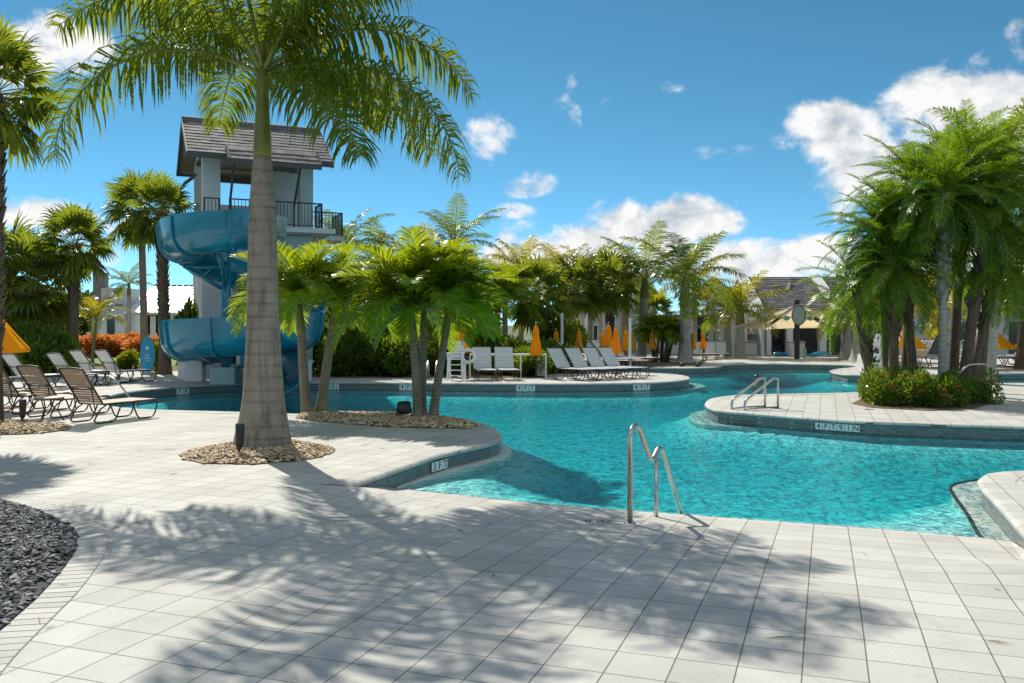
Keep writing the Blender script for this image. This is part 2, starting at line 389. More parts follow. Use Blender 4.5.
# px, py, half width, half height (in survey pixels), weight
CL = [(52, 46, 52, 26, 1.0), (20, 60, 40, 22, .9), (566, 92, 22, 26, 0.62), (576, 116, 11, 16, .8), (600, 102, 12, 7, .55), (488, 144, 26, 28, .62), (522, 182, 32, 14, .55),
      (503, 212, 30, 9, .6), (512, 244, 34, 26, .62), (640, 228, 70, 27, .95), (690, 218, 60, 24, .95), (590, 240, 50, 20, .9), (850, 132, 62, 34, 1.05), (935, 114, 74, 36, 1.05),
      (1022, 106, 70, 42, 1.1), (862, 168, 52, 34, 1.0), (960, 160, 120, 60, 1.1), (1100, 120, 140, 80, 1.1), (775, 262, 110, 24, 1.0), (900, 268, 130, 28, .95), (40, 216, 44, 18, .75), (90, 225, 40, 12, .6),
      (676, 88, 18, 9, .33), (730, 152, 34, 8, .22), (560, 258, 120, 20, .95), (-150, 120, 120, 60, 1), (1250, 220, 160, 40, .9), (-80, 240, 160, 30, .7)]
FILL_CL = [(180, 38, 46, 20, 1.25), (128, 40, 34, 18, 1.1), (-128, 40, 34, 18, 1.1), (75, 52, 24, 12, .9), (180, 74, 120, 10, 1.0), (-85, 60, 22, 10, .8)]   # unseen bright clouds added overhead and behind as fill light: azimuth, elevation, half sizes in degrees
tot = None
for px, py, hw, hh, w in CL+[(None, (R(a), R(b)), R(c)*F, R(d_)*F, w) for a, b, c, d_, w in FILL_CL]:
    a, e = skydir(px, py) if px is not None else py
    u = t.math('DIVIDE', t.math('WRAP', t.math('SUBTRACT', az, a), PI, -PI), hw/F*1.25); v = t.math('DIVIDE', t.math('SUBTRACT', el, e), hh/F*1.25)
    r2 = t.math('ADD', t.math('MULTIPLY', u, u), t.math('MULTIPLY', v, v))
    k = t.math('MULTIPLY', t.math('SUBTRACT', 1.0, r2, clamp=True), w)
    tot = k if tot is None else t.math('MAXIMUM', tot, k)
dm = t.mapping(d, (1, 1, 1.25))
n1 = t.noise(dm, 13, 12, 0.6, 0.25)
n2 = t.noise(t.mapping(d, (1, 1, 1.25), loc=(0.006, -0.004, -0.014)), 13, 12, 0.6, 0.25)
dens = t.math('ADD', tot, t.math('MULTIPLY', t.math('SUBTRACT', n1, 0.5), 3.0))
mask = t.n('ShaderNodeMapRange', interpolation_type='SMOOTHSTEP'); t.L(dens, mask.inputs[0]); mask.inputs[1].default_value = 0.3; mask.inputs[2].default_value = 0.9
# only where a cloud stands at all
mk = t.math('MULTIPLY', mask.outputs[0], t.math('MULTIPLY', tot, 5.0, clamp=True))
lit = t.math('MULTIPLY_ADD', t.math('SUBTRACT', n1, n2), 2.4, 0.7, clamp=True)
deep = t.n('ShaderNodeMapRange', interpolation_type='SMOOTHSTEP'); t.L(dens, deep.inputs[0]); deep.inputs[1].default_value = 0.9; deep.inputs[2].default_value = 1.5
lit2 = t.math('SUBTRACT', lit, t.math('MULTIPLY', deep.outputs[0], 0.3), clamp=True)
cc = t.ramp(lit2, [(0.1, (0.34, 0.43, 0.52)), (0.45, (0.66, 0.71, 0.76)), (0.75, (1, 1, 0.99))])
bg2 = t.n('ShaderNodeBackground'); t.L(cc, bg2.inputs[0]); bg2.inputs[1].default_value = 0.66
mx = t.n('ShaderNodeMixShader'); t.L(mk, mx.inputs[0]); t.L(bg.outputs[0], mx.inputs[1]); t.L(bg2.outputs[0], mx.inputs[2])
t.L(mx.outputs[0], wout.inputs[0])
W.cycles.sampling_method = 'MANUAL'; W.cycles.sample_map_resolution = 512

SC.view_settings.view_transform = 'Standard'; SC.view_settings.look = 'None'
SC.view_settings.exposure = 0.56; SC.view_settings.gamma = 1; SC.view_settings.use_curve_mapping = False
SC.render.engine = 'CYCLES'
cy = SC.cycles; cy.max_bounces = 8; cy.diffuse_bounces = 3; cy.glossy_bounces = 3; cy.transmission_bounces = 4; cy.transparent_max_bounces = 12; cy.volume_bounces = 0
cy.caustics_reflective = False; cy.caustics_refractive = False; cy.sample_clamp_indirect = 6
cy.use_denoising = True
try: cy.denoiser = 'OPENIMAGEDENOISE'; cy.denoising_input_passes = 'RGB_ALBEDO_NORMAL'
except Exception: pass
# ================================================================== SETTING: deck, pool, ground
def catmull(P, step=0.25):
    out = []
    for i in range(len(P)-1):
        p0 = P[max(i-1, 0)]; p1 = P[i]; p2 = P[i+1]; p3 = P[min(i+2, len(P)-1)]
        L = (p2-p1).length; st = step*max(1.0, p1.length/22)
        n = max(1, int(L/st))
        # centripetal-like: limit tangents to the chord
        m1 = (p2-p0); m2 = (p3-p1)
        if m1.length > 0: m1 = m1.normalized()*min(L, m1.length*.5)
        if m2.length > 0: m2 = m2.normalized()*min(L, m2.length*.5)
        for k in range(n):
            s = k/n; s2 = s*s; s3 = s2*s
            out.append(p1*(2*s3-3*s2+1)+m1*(s3-2*s2+s)+p2*(-2*s3+3*s2)+m2*(s3-s2))
    out.append(P[-1]); return out
def g2(px, py, z=0.0):
    v = G(px, py, z); return Vector((v.x, v.y))
A0 = g2(345, 486); WL = (g2(437, 455)-A0).normalized()            # the peninsula wall starts here, flush with the paving
W0 = A0+WL*1.16
A2 = g2(1062, 572); PL = (g2(994, 497)-A2).normalized()            # and the wall of the corner platform here
W2 = A2+PL*((g2(1010, 540, ZW)-A2).dot(PL))
RW, RP = Vector((WL.y, -WL.x))*.006, Vector((PL.y, -PL.x))*.006    # to the right of each wall
ENTRY = [W0+RW]+[g2(x, y, ZW) for x, y in ((500, 499), (600, 508), (700, 515), (800, 522.5), (900, 530), (985, 537.5))]+[W2-RP]
plat = [A2+RP*.5, W2+RP]+[g2(x, y) for x, y in ((994, 497), (983, 486), (981, 479), (988, 474), (1005, 471.5), (1030, 470.5))]+[Vector((9.5, 10.5)), Vector((16, 10.9))]
isle = [Vector((16, 13.2))]+[g2(x, y) for x, y in ((1150, 431), (1024, 426.5), (900, 422.5), (850, 420.5), (800, 417), (740, 412), (718, 410), (708, 406), (706.5, 402.5), (714, 398), (740, 395), (800, 393.5), (850, 392.5), (940, 386), (1024, 383))]+[Vector((22, 24.8)), Vector((30, 25.5))]
far = [Vector((30, 31.5)), Vector((22, 31.0))]+[g2(x, y) for x, y in ((1024, 373), (945, 374), (880, 375), (848, 374.5), (832, 372), (833, 369.5), (856, 366.8), (850, 365), (800, 364), (740, 364), (724, 364.8), (719, 366.6), (700, 367.6), (650, 368), (600, 368), (586, 369.2), (600, 370.8), (640, 372.5), (672, 374), (688, 376.6), (685, 379.5), (660, 382), (620, 383), (560, 383.5), (480, 383.2), (400, 382.5), (330, 382), (260, 383), (200, 385), (160, 388), (122, 392.5), (101, 398), (98, 401.5), (104, 404.5), (122, 407.5), (150, 409.5), (240, 412), (330, 415), (420, 417), (465, 420), (490, 427), (500, 434), (498, 440), (480, 445.5), (455, 450.8), (437, 455))]+[W0-RW, A0]
OUT = []; KIND = []
for seg, k in ((ENTRY, 'E'), (plat, 'P'), (isle, 'I'), (far, 'F')):
    pts = catmull(seg, 0.3 if k == 'E' else 0.22)
    for p in pts:
        if OUT and (OUT[-1]-p).length < 0.003: continue
        OUT.append(p); KIND.append(k)
def dseg(p, a, b):
    ab = b-a; s = max(0, min(1, (p-a).dot(ab)/ab.length_squared)); return (p-a-ab*s).length
def dentry(p): return min(dseg(p, ENTRY[i], ENTRY[i+1]) for i in range(len(ENTRY)-1))
def deckz(p):
    if p.y > A0.y and ((p.x-A0.x)*WL.y-(p.y-A0.y)*WL.x <= 0 or (p.y > W0.y+.02 and p.x < 3)): return 0.0     # the peninsula is level
    if p.x > 3 and ((p.x-A2.x)*PL.y-(p.y-A2.y)*PL.x >= 0 or (p.x > W2.x+.02 and p.y > W2.y+.02)): return 0.0                                       # so is the platform
    d = dentry(p)
    if d > 3.7: return 0.0
    f = min(1, (p-A0).length/.85)*min(1, (p-A2).length/.85)
    if p.y <= A0.y and p.x < A0.x: f *= max(0, 1-(A0.x-p.x)/.6)
    return (ZW-.003)*(1-d/3.7)**1.3*f
def inside(p, poly):
    c = False; x, y = p[0], p[1]; j = len(poly)-1
    for i in range(len(poly)):
        a, b = poly[i], poly[j]
        if (a[1] > y) != (b[1] > y) and x < (b[0]-a[0])*(y-a[1])/(b[1]-a[1])+a[0]: c = not c
        j = i
    return c
X0, X1, Y0, Y1 = -32.0, 46.0, -5.0, 74.0
def sheet(name, outer, hole, extra, zf, mat, kind='structure', lift=0.0):
    vs = [Vector(p) for p in outer]+[Vector(p) for p in hole]; n = len(outer)
    ed = [(i, (i+1) % n) for i in range(n)]+[(n+i, n+(i+1) % len(hole)) for i in range(len(hole))]
    vs += extra
    V, E, T, *_ = delaunay_2d_cdt(vs, ed, [], 0, 1e-5)
    m = MB(); m.v = [(v.x, v.y, zf(v)+lift) for v in V]
    for f in T:
        c = sum((V[i] for i in f), Vector((0, 0)))/3
        if hole and inside(c, hole): continue
        if not inside(c, outer): continue
        a, b, d = (V[i] for i in f[:3])
        m.f.append(tuple(f) if (b-a).cross(d-a) > 0 else tuple(reversed(f)))
    o = m.build(name, mat); tag(o, kind=kind); return o
extra = []
x = -5.0
while x < 8:
    y = 3.6
    while y < 13:
        p = Vector((x+0.013*math.sin(y*7), y))
        if dentry(p) < 3.9 and abs((p.x-A0.x)*WL.y-(p.y-A0.y)*WL.x) > .03 and abs((p.x-A2.x)*PL.y-(p.y-A2.y)*PL.x) > .03 and not inside(p, OUT): extra.append(p)
        y += 0.22
    x += 0.22
sheet('deck', [Vector((X0, Y0)), Vector((X1, Y0)), Vector((X1, Y1)), Vector((X0, Y1))], OUT, extra, deckz, M['deck'])
# land round the deck
m = MB(); B = 3000
for a, b, c, d_ in ((-B, X0, -B, B), (X1, B, -B, B), (X0, X1, -B, Y0), (X0, X1, Y1, B)):
    m.add([(a, c, -0.02), (b, c, -0.02), (b, d_, -0.02), (a, d_, -0.02)], [(0, 1, 2, 3)])
tag(m.build('ground', M['land']), kind='structure')

# coping, tiled walls, pool floor, water
N = len(OUT)
def nrm(i, ring=None):
    P = ring or OUT; n = len(P)
    a, b = P[i-1], P[(i+1) % n]; d = (b-a).normalized(); return Vector((-d.y, d.x))
# which side is the water?
i0 = N//4
sgn = 1 if inside(OUT[5]+nrm(5)*0.05, OUT) else -1
idx = [i for i in range(N) if KIND[i] != 'E']
prof = [(-0.33, 0.004), (-0.02, 0.006), (0.012, 0.0), (0.03, -0.018), (0.03, -0.045), (0.0, -0.058)]
m = MB(); rows = []
runs = idx[:]            # P, I, F run on from one another; the far ends lie outside the picture
last = None
runs = runs[1:]
for i in runs:
    n = nrm(i-1 if i == N-1 else i+1 if i == runs[0] else i)*sgn; p = OUT[i]
    z = deckz(p); rows.append([(p.x+n.x*a, p.y+n.y*a, (z if a > -0.1 else deckz(p+n*a))+b) for a, b in prof])
vs = [q for r in rows for q in r]; k = len(prof)
fs = []
for r in range(len(rows)-1):
    for q in range(k-1): fs.append((r*k+q, r*k+k+q, r*k+k+q+1, r*k+q+1))
m.add(vs, fs)
o = m.build('pool_coping', M['deck'], angle=40); tag(o, kind='structure')
m = MB()
P3 = [OUT[i] for i in idx[1:]]
vs = []
for p in P3:
    z = deckz(p); vs += [(p.x, p.y, z-0.003), (p.x, p.y, -1.7)]
m.add(vs, [(2*i, 2*i+2, 2*i+3, 2*i+1) for i in range(len(P3)-1)])
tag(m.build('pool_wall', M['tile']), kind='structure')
# floor: slopes down from the beach entry
from mathutils.kdtree import KDTree
KD = KDTree(len(P3))
for i_, p_ in enumerate(P3): KD.insert((p_.x, p_.y, 0), i_)
KD.balance()
def floorz(p):
    d = dentry(p)
    if not inside(p, OUT) and d > 0: return -0.31 if d < 3.9 and p.y < W0.y+0.6 else -1.3
    w = KD.find((p.x, p.y, 0))[2]; k = min(1, w/1.6); k = k*k*(3-2*k)
    return max(-0.72, -0.232-0.2*d)*k+max(-0.24-.05*d, -0.33)*(1-k)
m = MB(); nx, ny = 200, 170; xa, xb, ya, yb = -16.0, 31.0, 6.6, 45.0
gx = [xa+(xb-xa)*i/nx for i in range(nx+1)]; gy = [ya+(yb-ya)*(j/ny)**1.4 for j in range(ny+1)]
m.v = [(x, y, floorz(Vector((x, y)))) for y in gy for x in gx]
m.f = [(j*(nx+1)+i, j*(nx+1)+i+1, (j+1)*(nx+1)+i+1, (j+1)*(nx+1)+i) for j in range(ny) for i in range(nx)]
tag(m.build('pool_floor', M['plaster'], smooth=True), kind='structure')
m = MB(); m.box(((xa+xb)/2, (7.0+yb)/2, (ZW-2.2)/2), (xb-xa-0.4, yb-7.0-0.4, 2.2+ZW))
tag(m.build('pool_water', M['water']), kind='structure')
# pale ledges just under the water line
def ledge(pts, w, z=-0.03, name='pool_ledge'):
    m = MB(); vs = []; n = len(pts)
    for i, p in enumerate(pts):
        a = pts[max(i-1, 0)]; b = pts[min(i+1, n-1)]; d = (b-a).normalized(); q = Vector((-d.y, d.x))*sgn
        ww = w*min(1, 0.15+3*min(i, n-1-i)/n) if n > 4 else w
        vs += [(p.x-q.x*.02, p.y-q.y*.02, ZW+z), (p.x+q.x*ww, p.y+q.y*ww, ZW+z), (p.x+q.x*(ww+.015), p.y+q.y*(ww+.015), ZW+z-0.02), (p.x+q.x*(ww+.02), p.y+q.y*(ww+.02), -1.5)]
    fs = []
    for i in range(n-1):
        for k in range(3): fs.append((i*4+k, i*4+k+1, i*4+4+k+1, i*4+4+k))
    m.add(vs, fs); tag(m.build(name, M['ledge']), kind='structure')
tipP = [p for p, k in zip(OUT, KIND) if k == 'F' and p.y < 15.5 and -2.2 < p.x < 1.5 and W0.y-.05 < p.y < G(0, 426).y+0.2]
ledge([p for p in tipP if p.y > W0.y-.05], 0.17, .004)
tipI = [p for p, k in zip(OUT, KIND) if k == 'I' and p.x < G(745, 405).x]
ledge(tipI, 0.35, -0.05)
tipF = [p for p, k in zip(OUT, KIND) if k == 'F' and G(660, 376).x < p.x < 6.2 and 24 < p.y < 31]
ledge(tipF, 0.5, -0.05)
# bench of the right hand platform, with a dark nosing line
b = [g2(x, y, ZW) for x, y in ((1014, 542.5), (985, 538.5), (967, 512), (951, 489), (952, 484), (965, 480.5), (990, 477))]
bc = catmull(b, 0.1); inner = [g2(1002, 500), g2(1030, 500)]
m = MB(); poly = bc+[g2(1004, 476), g2(1035, 505), g2(1040, 545)]
m.prism([(p.x, p.y) for p in poly], -1.4, ZW-0.02)
tag(m.build('pool_bench', M['ledge']), kind='structure')
m = MB(); m.tube([(p.x, p.y, ZW-0.022) for p in bc], 0.02, 6)
tag(m.build('bench_nosing_strip', M['dark']), kind='structure')
# seam joints cut across the near coping row at the entry
m = MB()
for i in range(3, len([k for k in KIND if k == 'E'])-1):
    pass

# ------------------------------------------------------------------ pebble beds (too many to count: stuff)
def pebbles(name, bed, poly, count, size, mat, mound=0.05, label=None):
    xs = [p[0] for p in poly]; ys = [p[1] for p in poly]; r = random.Random(len(poly)*7+count); m = MB()
    cx, cy_ = sum(xs)/len(xs), sum(ys)/len(ys); k = 0; tries = 0
    while k < count and tries < count*6:
        tries += 1
        x, y = r.uniform(min(xs), max(xs)), r.uniform(min(ys), max(ys))
        if not inside((x, y), poly): continue
        k += 1; s = size*r.uniform(.55, 1.25)
        ed = min(dseg(Vector((x, y)), Vector(poly[i-1]), Vector(poly[i])) for i in range(len(poly)))
        z = 0.012+min(mound, ed*.25)*r.uniform(.6, 1.1)
        rot = Matrix.Rotation(r.uniform(0, 6.3), 4, 'Z') @ Matrix.Rotation(r.uniform(-.7, .7), 4, 'X')
        A = Matrix.Translation((x, y, z)) @ rot
        a, b_, c = s*r.uniform(.8, 1.2), s*r.uniform(.5, .8), s*r.uniform(.3, .5)
        vs = [(a, 0, 0), (a*.25, b_, c*.3), (-a*.8, b_*.6, 0), (-a, -b_*.3, 0), (a*.1, -b_, 0), (0, 0, c), (0, 0, -c), (a*.5, b_*.2, c*.8)]
        m.add([A @ Vector(v) for v in vs], [(0, 1, 7), (1, 5, 7), (1, 2, 5), (2, 3, 5), (3, 4, 5), (4, 0, 7), (4, 7, 5), (1, 0, 6), (2, 1, 6), (3, 2, 6), (4, 3, 6), (0, 4, 6)])
    tag(m.build(name, mat), kind='stuff', label=label)
    q = MB(); q.prism([(p[0], p[1]) for p in poly], -0.05, 0.010); tag(q.build(bed, M['soil'] if mat is M['river'] else M['darksoil']), kind='structure')
def circ(c, r, n=28, sq=1.0): return [(c.x+r*math.cos(2*PI*k/n)*(1+.05*math.sin(3*k)), c.y+r*sq*math.sin(2*PI*k/n)*(1+.05*math.cos(2.3*k))) for k in range(n)]
PALM = G(265, 449)
ringc = G(259, 453)
pebbles('river_gravel', 'planting_soil', circ(ringc, 0.98), 2600, 0.036, M['river'], 0.06, 'round bed of tan river pebbles round the big palm')
pen = [tuple(g2(x, y)) for x, y in ((300, 414.5), (340, 413.5), (400, 414.5), (440, 417), (468, 421), (482, 425.5), (470, 429), (430, 428.5), (380, 427), (330, 422.5), (296, 418.5))]
pebbles('river_gravel', 'planting_soil', pen, 3200, 0.042, M['river'], 0.05, 'long bed of tan river pebbles under the small palms')
lb = [tuple(g2(x, y)) for x, y in ((-60, 437), (0, 435.5), (40, 434), (66, 430.5), (72, 427), (60, 423.5), (20, 421.5), (-60, 421))]
pebbles('river_gravel', 'planting_soil', lb, 2200, 0.038, M['river'], 0.05, 'bed of tan river pebbles beside the brown loungers')
# dark chip bed with a soldier course of small pavers round it
edge = catmull([g2(x, y) for x, y in ((-300, 487), (-120, 492), (-30, 497), (0, 501), (30, 508), (58, 520), (74, 532), (77, 545), (66, 565), (40, 595), (10, 622), (-40, 668), (-120, 760))], 0.08)
bed = [tuple(p) for p in edge]+[(-7, 3.3)]
pebbles('slate_gravel', 'planting_soil', bed, 17000, 0.027, M['slate'], 0.035, 'bed of dark grey slate chips in the near corner')
m, t = newmat('soldier_pavers'); 
c = t.ramp(t.island(), [(0, (0.38, 0.375, 0.35)), (1, (0.5, 0.49, 0.455))]); n_ = t.noise(t.pos(), 50, 4)
princ(t, t.mix(0.5, c, t.ramp(n_, [(0.3, (0.85, 0.85, 0.85)), (0.7, (1.1, 1.1, 1.1))]), 'MULTIPLY'), 0.8, 0, t.bump(n_, 0.003)); M['soldier'] = m
m = MB(); acc = 0.0; stepw = 0.102; base = MB()
L = [0]
for i in range(1, len(edge)): L.append(L[-1]+(edge[i]-edge[i-1]).length)
def along(s):
    for i in range(1, len(L)):
        if L[i] >= s:
            u = (s-L[i-1])/max(1e-6, L[i]-L[i-1]); d = (edge[i]-edge[i-1]).normalized(); return edge[i-1]*(1-u)+edge[i]*u, d
    return edge[-1], (edge[-1]-edge[-2]).normalized()
s = 0.05; out_s = 1
pc = along(L[-1]/2); cen = Vector((-7, 3.3))
while s < L[-1]:
    p, d = along(s); n = Vector((-d.y, d.x))
    if n.dot(p-cen) < 0: n = -n
    c = p+n*0.115
    ang = math.atan2(n.y, n.x)
    m.box((c.x, c.y, -0.012), (0.21, stepw-0.004, 0.04), ang, bev=0.004)
    s += stepw
tag(m.build('border_pavers', M['soldier']), kind='structure')

# lawn, mulch beds and paths behind the pool
def flat(name, poly, mat, z=0.004, kind='structure'):
    m = MB(); m.prism([tuple(g2(*p)) for p in poly], -0.05, z); return tag(m.build(name, mat), kind=kind)
flat('lawn', ((-60, 361.5), (-60, 366.5), (200, 366.5), (215, 361), (215, 353.5), (-60, 353.5)), M['grass'], 0.02)
flat('mulch_bed', ((-100, 374), (20, 374), (70, 370.5), (215, 371), (330, 378), (545, 378), (545, 371), (560, 362), (300, 356), (215, 366.7), (-60, 366.7)), M['mulch'], 0.012)
flat('mulch_bed', ((618, 365.5), (650, 366.3), (700, 365.3), (705, 362.5), (660, 360.5), (620, 361.5)), M['mulch'], 0.012)
flat('mulch_bed', ((852, 404), (872, 408), (930, 411), (975, 409), (995, 402), (990, 395), (930, 391), (870, 394)), M['mulch'], 0.012)
# ================================================================== VEGETATION
UP = Vector((0, 0, 1))
def frond(mb, base, yaw, e0, droop, L, n, ll, lw, hang=0.6, fwd=0.55, plum=0.35, r=None, stem=None, r0=0.02, t0=0.12, vee=0.1, curve=1.25, seg=14, sway=0.0):
    """a feather leaf: an arching stem with leaflets on both sides, each bending under its own weight"""
    r = r or rng; pts = []; ds = []; p = Vector(base); st = L/seg
    for i in range(seg+1):
        u = i/seg; e = e0-droop*u**curve; y = yaw+sway*u*u
        d = Vector((math.cos(e)*math.cos(y), math.cos(e)*math.sin(y), math.sin(e)))
        pts.append(p.copy()); ds.append(d); p = p+d*st
    if stem is not None:
        stem.tube(pts, [r0*(1-0.85*i/seg) for i in range(seg+1)], 5, cap=False)
    for i in range(n):
        u = t0+(1-t0)*(i+r.uniform(-.3, .3))/max(1, n-1); u = min(max(u, 0), 0.999); a = u*seg; k = int(a); w = a-k
        pos = pts[k].lerp(pts[k+1], w); d = ds[k].lerp(ds[k+1], w).normalized()
        side = Vector((-math.sin(yaw), math.cos(yaw), 0)); nu = side.cross(d)*-1
        if nu.z < 0 and abs(d.z) < .9: nu = -nu
        prof = min(1.0, 0.45+2.4*(u-t0))*(1-0.62*max(0, (u-.55)/.45)**1.6)
        for sg in (1, -1):
            l = ll*prof*r.uniform(.8, 1.1)
            f = fwd*(0.6+0.9*u)
            d0 = (side*sg+d*f+nu*(vee+r.uniform(-plum, plum))).normalized()
            h = hang*r.uniform(.7, 1.3)
            p1 = pos+d0*l*.4; d1 = (d0-UP*h*.7).normalized(); p2 = p1+d1*l*.35; d2 = (d1-UP*h).normalized(); p3 = p2+d2*l*.27
            wv = (d-d0*d.dot(d0))
            if wv.length < .05: wv = nu
            wv = wv.normalized()*lw*.5*(0.6+0.4*prof)
            b = len(mb.v)
            mb.v += [tuple(x) for x in (pos-wv*.5, pos+wv*.5, p1+wv, p1-wv, p2+wv*.8, p2-wv*.8, p3)]
            mb.f += [(b, b+1, b+2, b+3), (b+3, b+2, b+4, b+5), (b+5, b+4, b+6)]
    return pts
def fan(mb, base, yaw, e0, pl, R_, n, r, stem=None, droop=0.5):
    """a fan leaf: stalk, then a pleated half disc of blades with drooping tips"""
    d = Vector((math.cos(e0)*math.cos(yaw), math.cos(e0)*math.sin(yaw), math.sin(e0)))
    c = Vector(base); pts = [c]
    for i in range(4):
        d = (d-UP*droop*.12).normalized(); c = c+d*pl/4; pts.append(c)
    if stem is not None: stem.tube(pts, 0.013, 4, cap=False)
    side = Vector((-math.sin(yaw), math.cos(yaw), 0)); nu = d.cross(side)
    if nu.z < 0: nu = -nu
    roll = r.uniform(-.5, .5); sd = side*math.cos(roll)+nu*math.sin(roll); nn = nu*math.cos(roll)-side*math.sin(roll)
    for i in range(n):
        a = R(-125)+R(250)*i/(n-1)
        dd = (d*math.cos(a)+sd*math.sin(a)+nn*(-0.22*abs(math.sin(a))+r.uniform(-.08, .08))).normalized()
        l = R_*(0.72+0.28*math.cos(a*.7))*r.uniform(.88, 1.05)
        w = (sd*math.cos(a)-d*math.sin(a)).normalized()*R_*0.062
        p1 = c+dd*l*.45; d1 = (dd-UP*r.uniform(.15, .5)*droop*1.6).normalized(); p2 = p1+d1*l*.3; d2 = (d1-UP*r.uniform(.5, 1.3)*droop*1.6).normalized(); p3 = p2+d2*l*.28
        b = len(mb.v); fold = nn*R_*.015
        mb.v += [tuple(x) for x in (c, p1-w+fold, p1-fold, p1+w+fold, p2-w*.6, p2+w*.6, p3)]
        mb.f += [(b, b+2, b+1), (b, b+3, b+2), (b+1, b+2, b+3, b+5, b+4), (b+4, b+5, b+6)]
def crown_feather(seed, nf, L, n, ll, lw, hang, plum, e_lo, e_hi, droop, name, fwd=0.55, vee=0.1, r0=0.018, spear=True, seg=11):
    r = random.Random(seed); mb = MB(); st = MB()
    for i in range(nf):
        u = (i+.5)/nf; yaw = i*2.39996+r.uniform(-.25, .25); e = e_lo+(e_hi-e_lo)*u+r.uniform(-.1, .1)
        frond(mb, (0.03*math.cos(yaw), 0.03*math.sin(yaw), 0.12*u), yaw, e, droop*r.uniform(.8, 1.15)*(1-.5*u), L*r.uniform(.82, 1.1)*(1-.12*u), n, ll, lw, hang, fwd, plum, r, st, r0, vee=vee, seg=seg, sway=r.uniform(-.25, .25))
    if spear:
        st.tube([(0, 0, 0), (0.02, 0.01, L*.25), (0.04, 0.0, L*.42)], [r0*1.2, r0*.9, 0.003], 5)
    return mb, st
def crown_fan(seed, nf, R_, n=22, pl=0.8):
    r = random.Random(seed); mb = MB(); st = MB()
    for i in range(nf):
        u = (i+.5)/nf; yaw = i*2.39996+r.uniform(-.3, .3); e = R(-52)+R(128)*u+r.uniform(-.12, .12)
        fan(mb, (0.06*math.cos(yaw), 0.06*math.sin(yaw), 0.25*u-.1), yaw, e, pl*r.uniform(.8, 1.15), R_*r.uniform(.85, 1.1), n, r, st, 0.32 if e > .6 else 0.5)
    return mb, st
CROWN = {}
def crown(kind, var):
    key = (kind, var)
    if key not in CROWN:
        s = var*17+5
        if kind == 'royal': mb, st = crown_feather(s, 13, 2.5, 56, .58, .034, .55, .3, R(4), R(72), R(92), 'c'); ml = M['royal_leaf']
        elif kind == 'olive': mb, st = crown_feather(s, 14, 2.1, 44, .55, .034, .7, .45, R(-4), R(72), R(85), 'c'); ml = M['olive_leaf']
        elif kind == 'adonidia': mb, st = crown_feather(s, 24, 1.5, 58, .5, .028, .38, .3, R(16), R(84), R(118), 'c', .75, .5); ml = M['bright_leaf']
        elif kind == 'date': mb, st = crown_feather(s, 52, 1.85, 46, .34, .022, .28, .22, R(-34), R(74), R(100), 'c', .8, .3, .015, False); ml = M['date_leaf']
        elif kind == 'yellow': mb, st = crown_feather(s, 16, 1.9, 34, .5, .036, .55, .25, R(20), R(82), R(105), 'c', .7, .3); ml = M['yellow_leaf']
        elif kind == 'silver': mb, st = crown_feather(s, 22, 2.1, 40, .42, .026, .3, .3, R(-40), R(80), R(80), 'c', .8, .3); ml = M['date_leaf']
        else: mb, st = crown_fan(s, 34, .85); ml = M['fan_leaf']
        a = mb.build('crown', ml); b = st.build('frond_stems', M['rachis']); b.parent = a
        CROWN[key] = a
        return a
    a = CROWN[key]; c = a.copy(); COL.objects.link(c)
    for ch in a.children:
        e = ch.copy(); COL.objects.link(e); e.parent = c
    return c
VARS = {'royal': 4, 'olive': 4, 'adonidia': 5, 'date': 3, 'fan': 4, 'yellow': 2, 'silver': 1}
pcount = [0]
def trunk_bm(h, rb, rt, lean=(0, 0), bulge=0.0, flare=0.35, n=14, seg=16, bow=0.0):
    m = MB(); pts = []; rr = []
    for i in range(seg+1):
        u = i/seg; b = math.sin(u*PI)*bow
        pts.append((lean[0]*u**1.2+b, lean[1]*u**1.2, -0.05+(h+0.05)*u))
        rr.append((rb+(rt-rb)*u)*(1+flare*math.exp(-u*9))*(1+bulge*math.exp(-((u-.45)/.28)**2)))
    m.tube(pts, rr, n, cap=False); return m, Vector(pts[-1])
def boots(m, h, rt, z0, r, lean=(0, 0), dens=26):
    k = 0; z = z0
    while z < h:
        a = k*2.39996; u = z/h; c = Vector((lean[0]*u**1.2+rt*math.cos(a), lean[1]*u**1.2+rt*math.sin(a), z))
        o = Vector((math.cos(a), math.sin(a), 0)); s = Vector((-o.y, o.x, 0)); l = r.uniform(.16, .28); w = .055
        p = [c-s*w*1.4-UP*.04, c+s*w*1.4-UP*.04, c+s*w*.6+o*.09+UP*l, c-s*w*.6+o*.09+UP*l, c-o*.03-s*w+UP*.05, c-o*.03+s*w+UP*.05]
        m.add(p, [(0, 1, 2, 3), (4, 3, 2, 5), (0, 3, 4), (1, 5, 2), (0, 4, 5, 1)]); k += 1; z += 1.0/dens
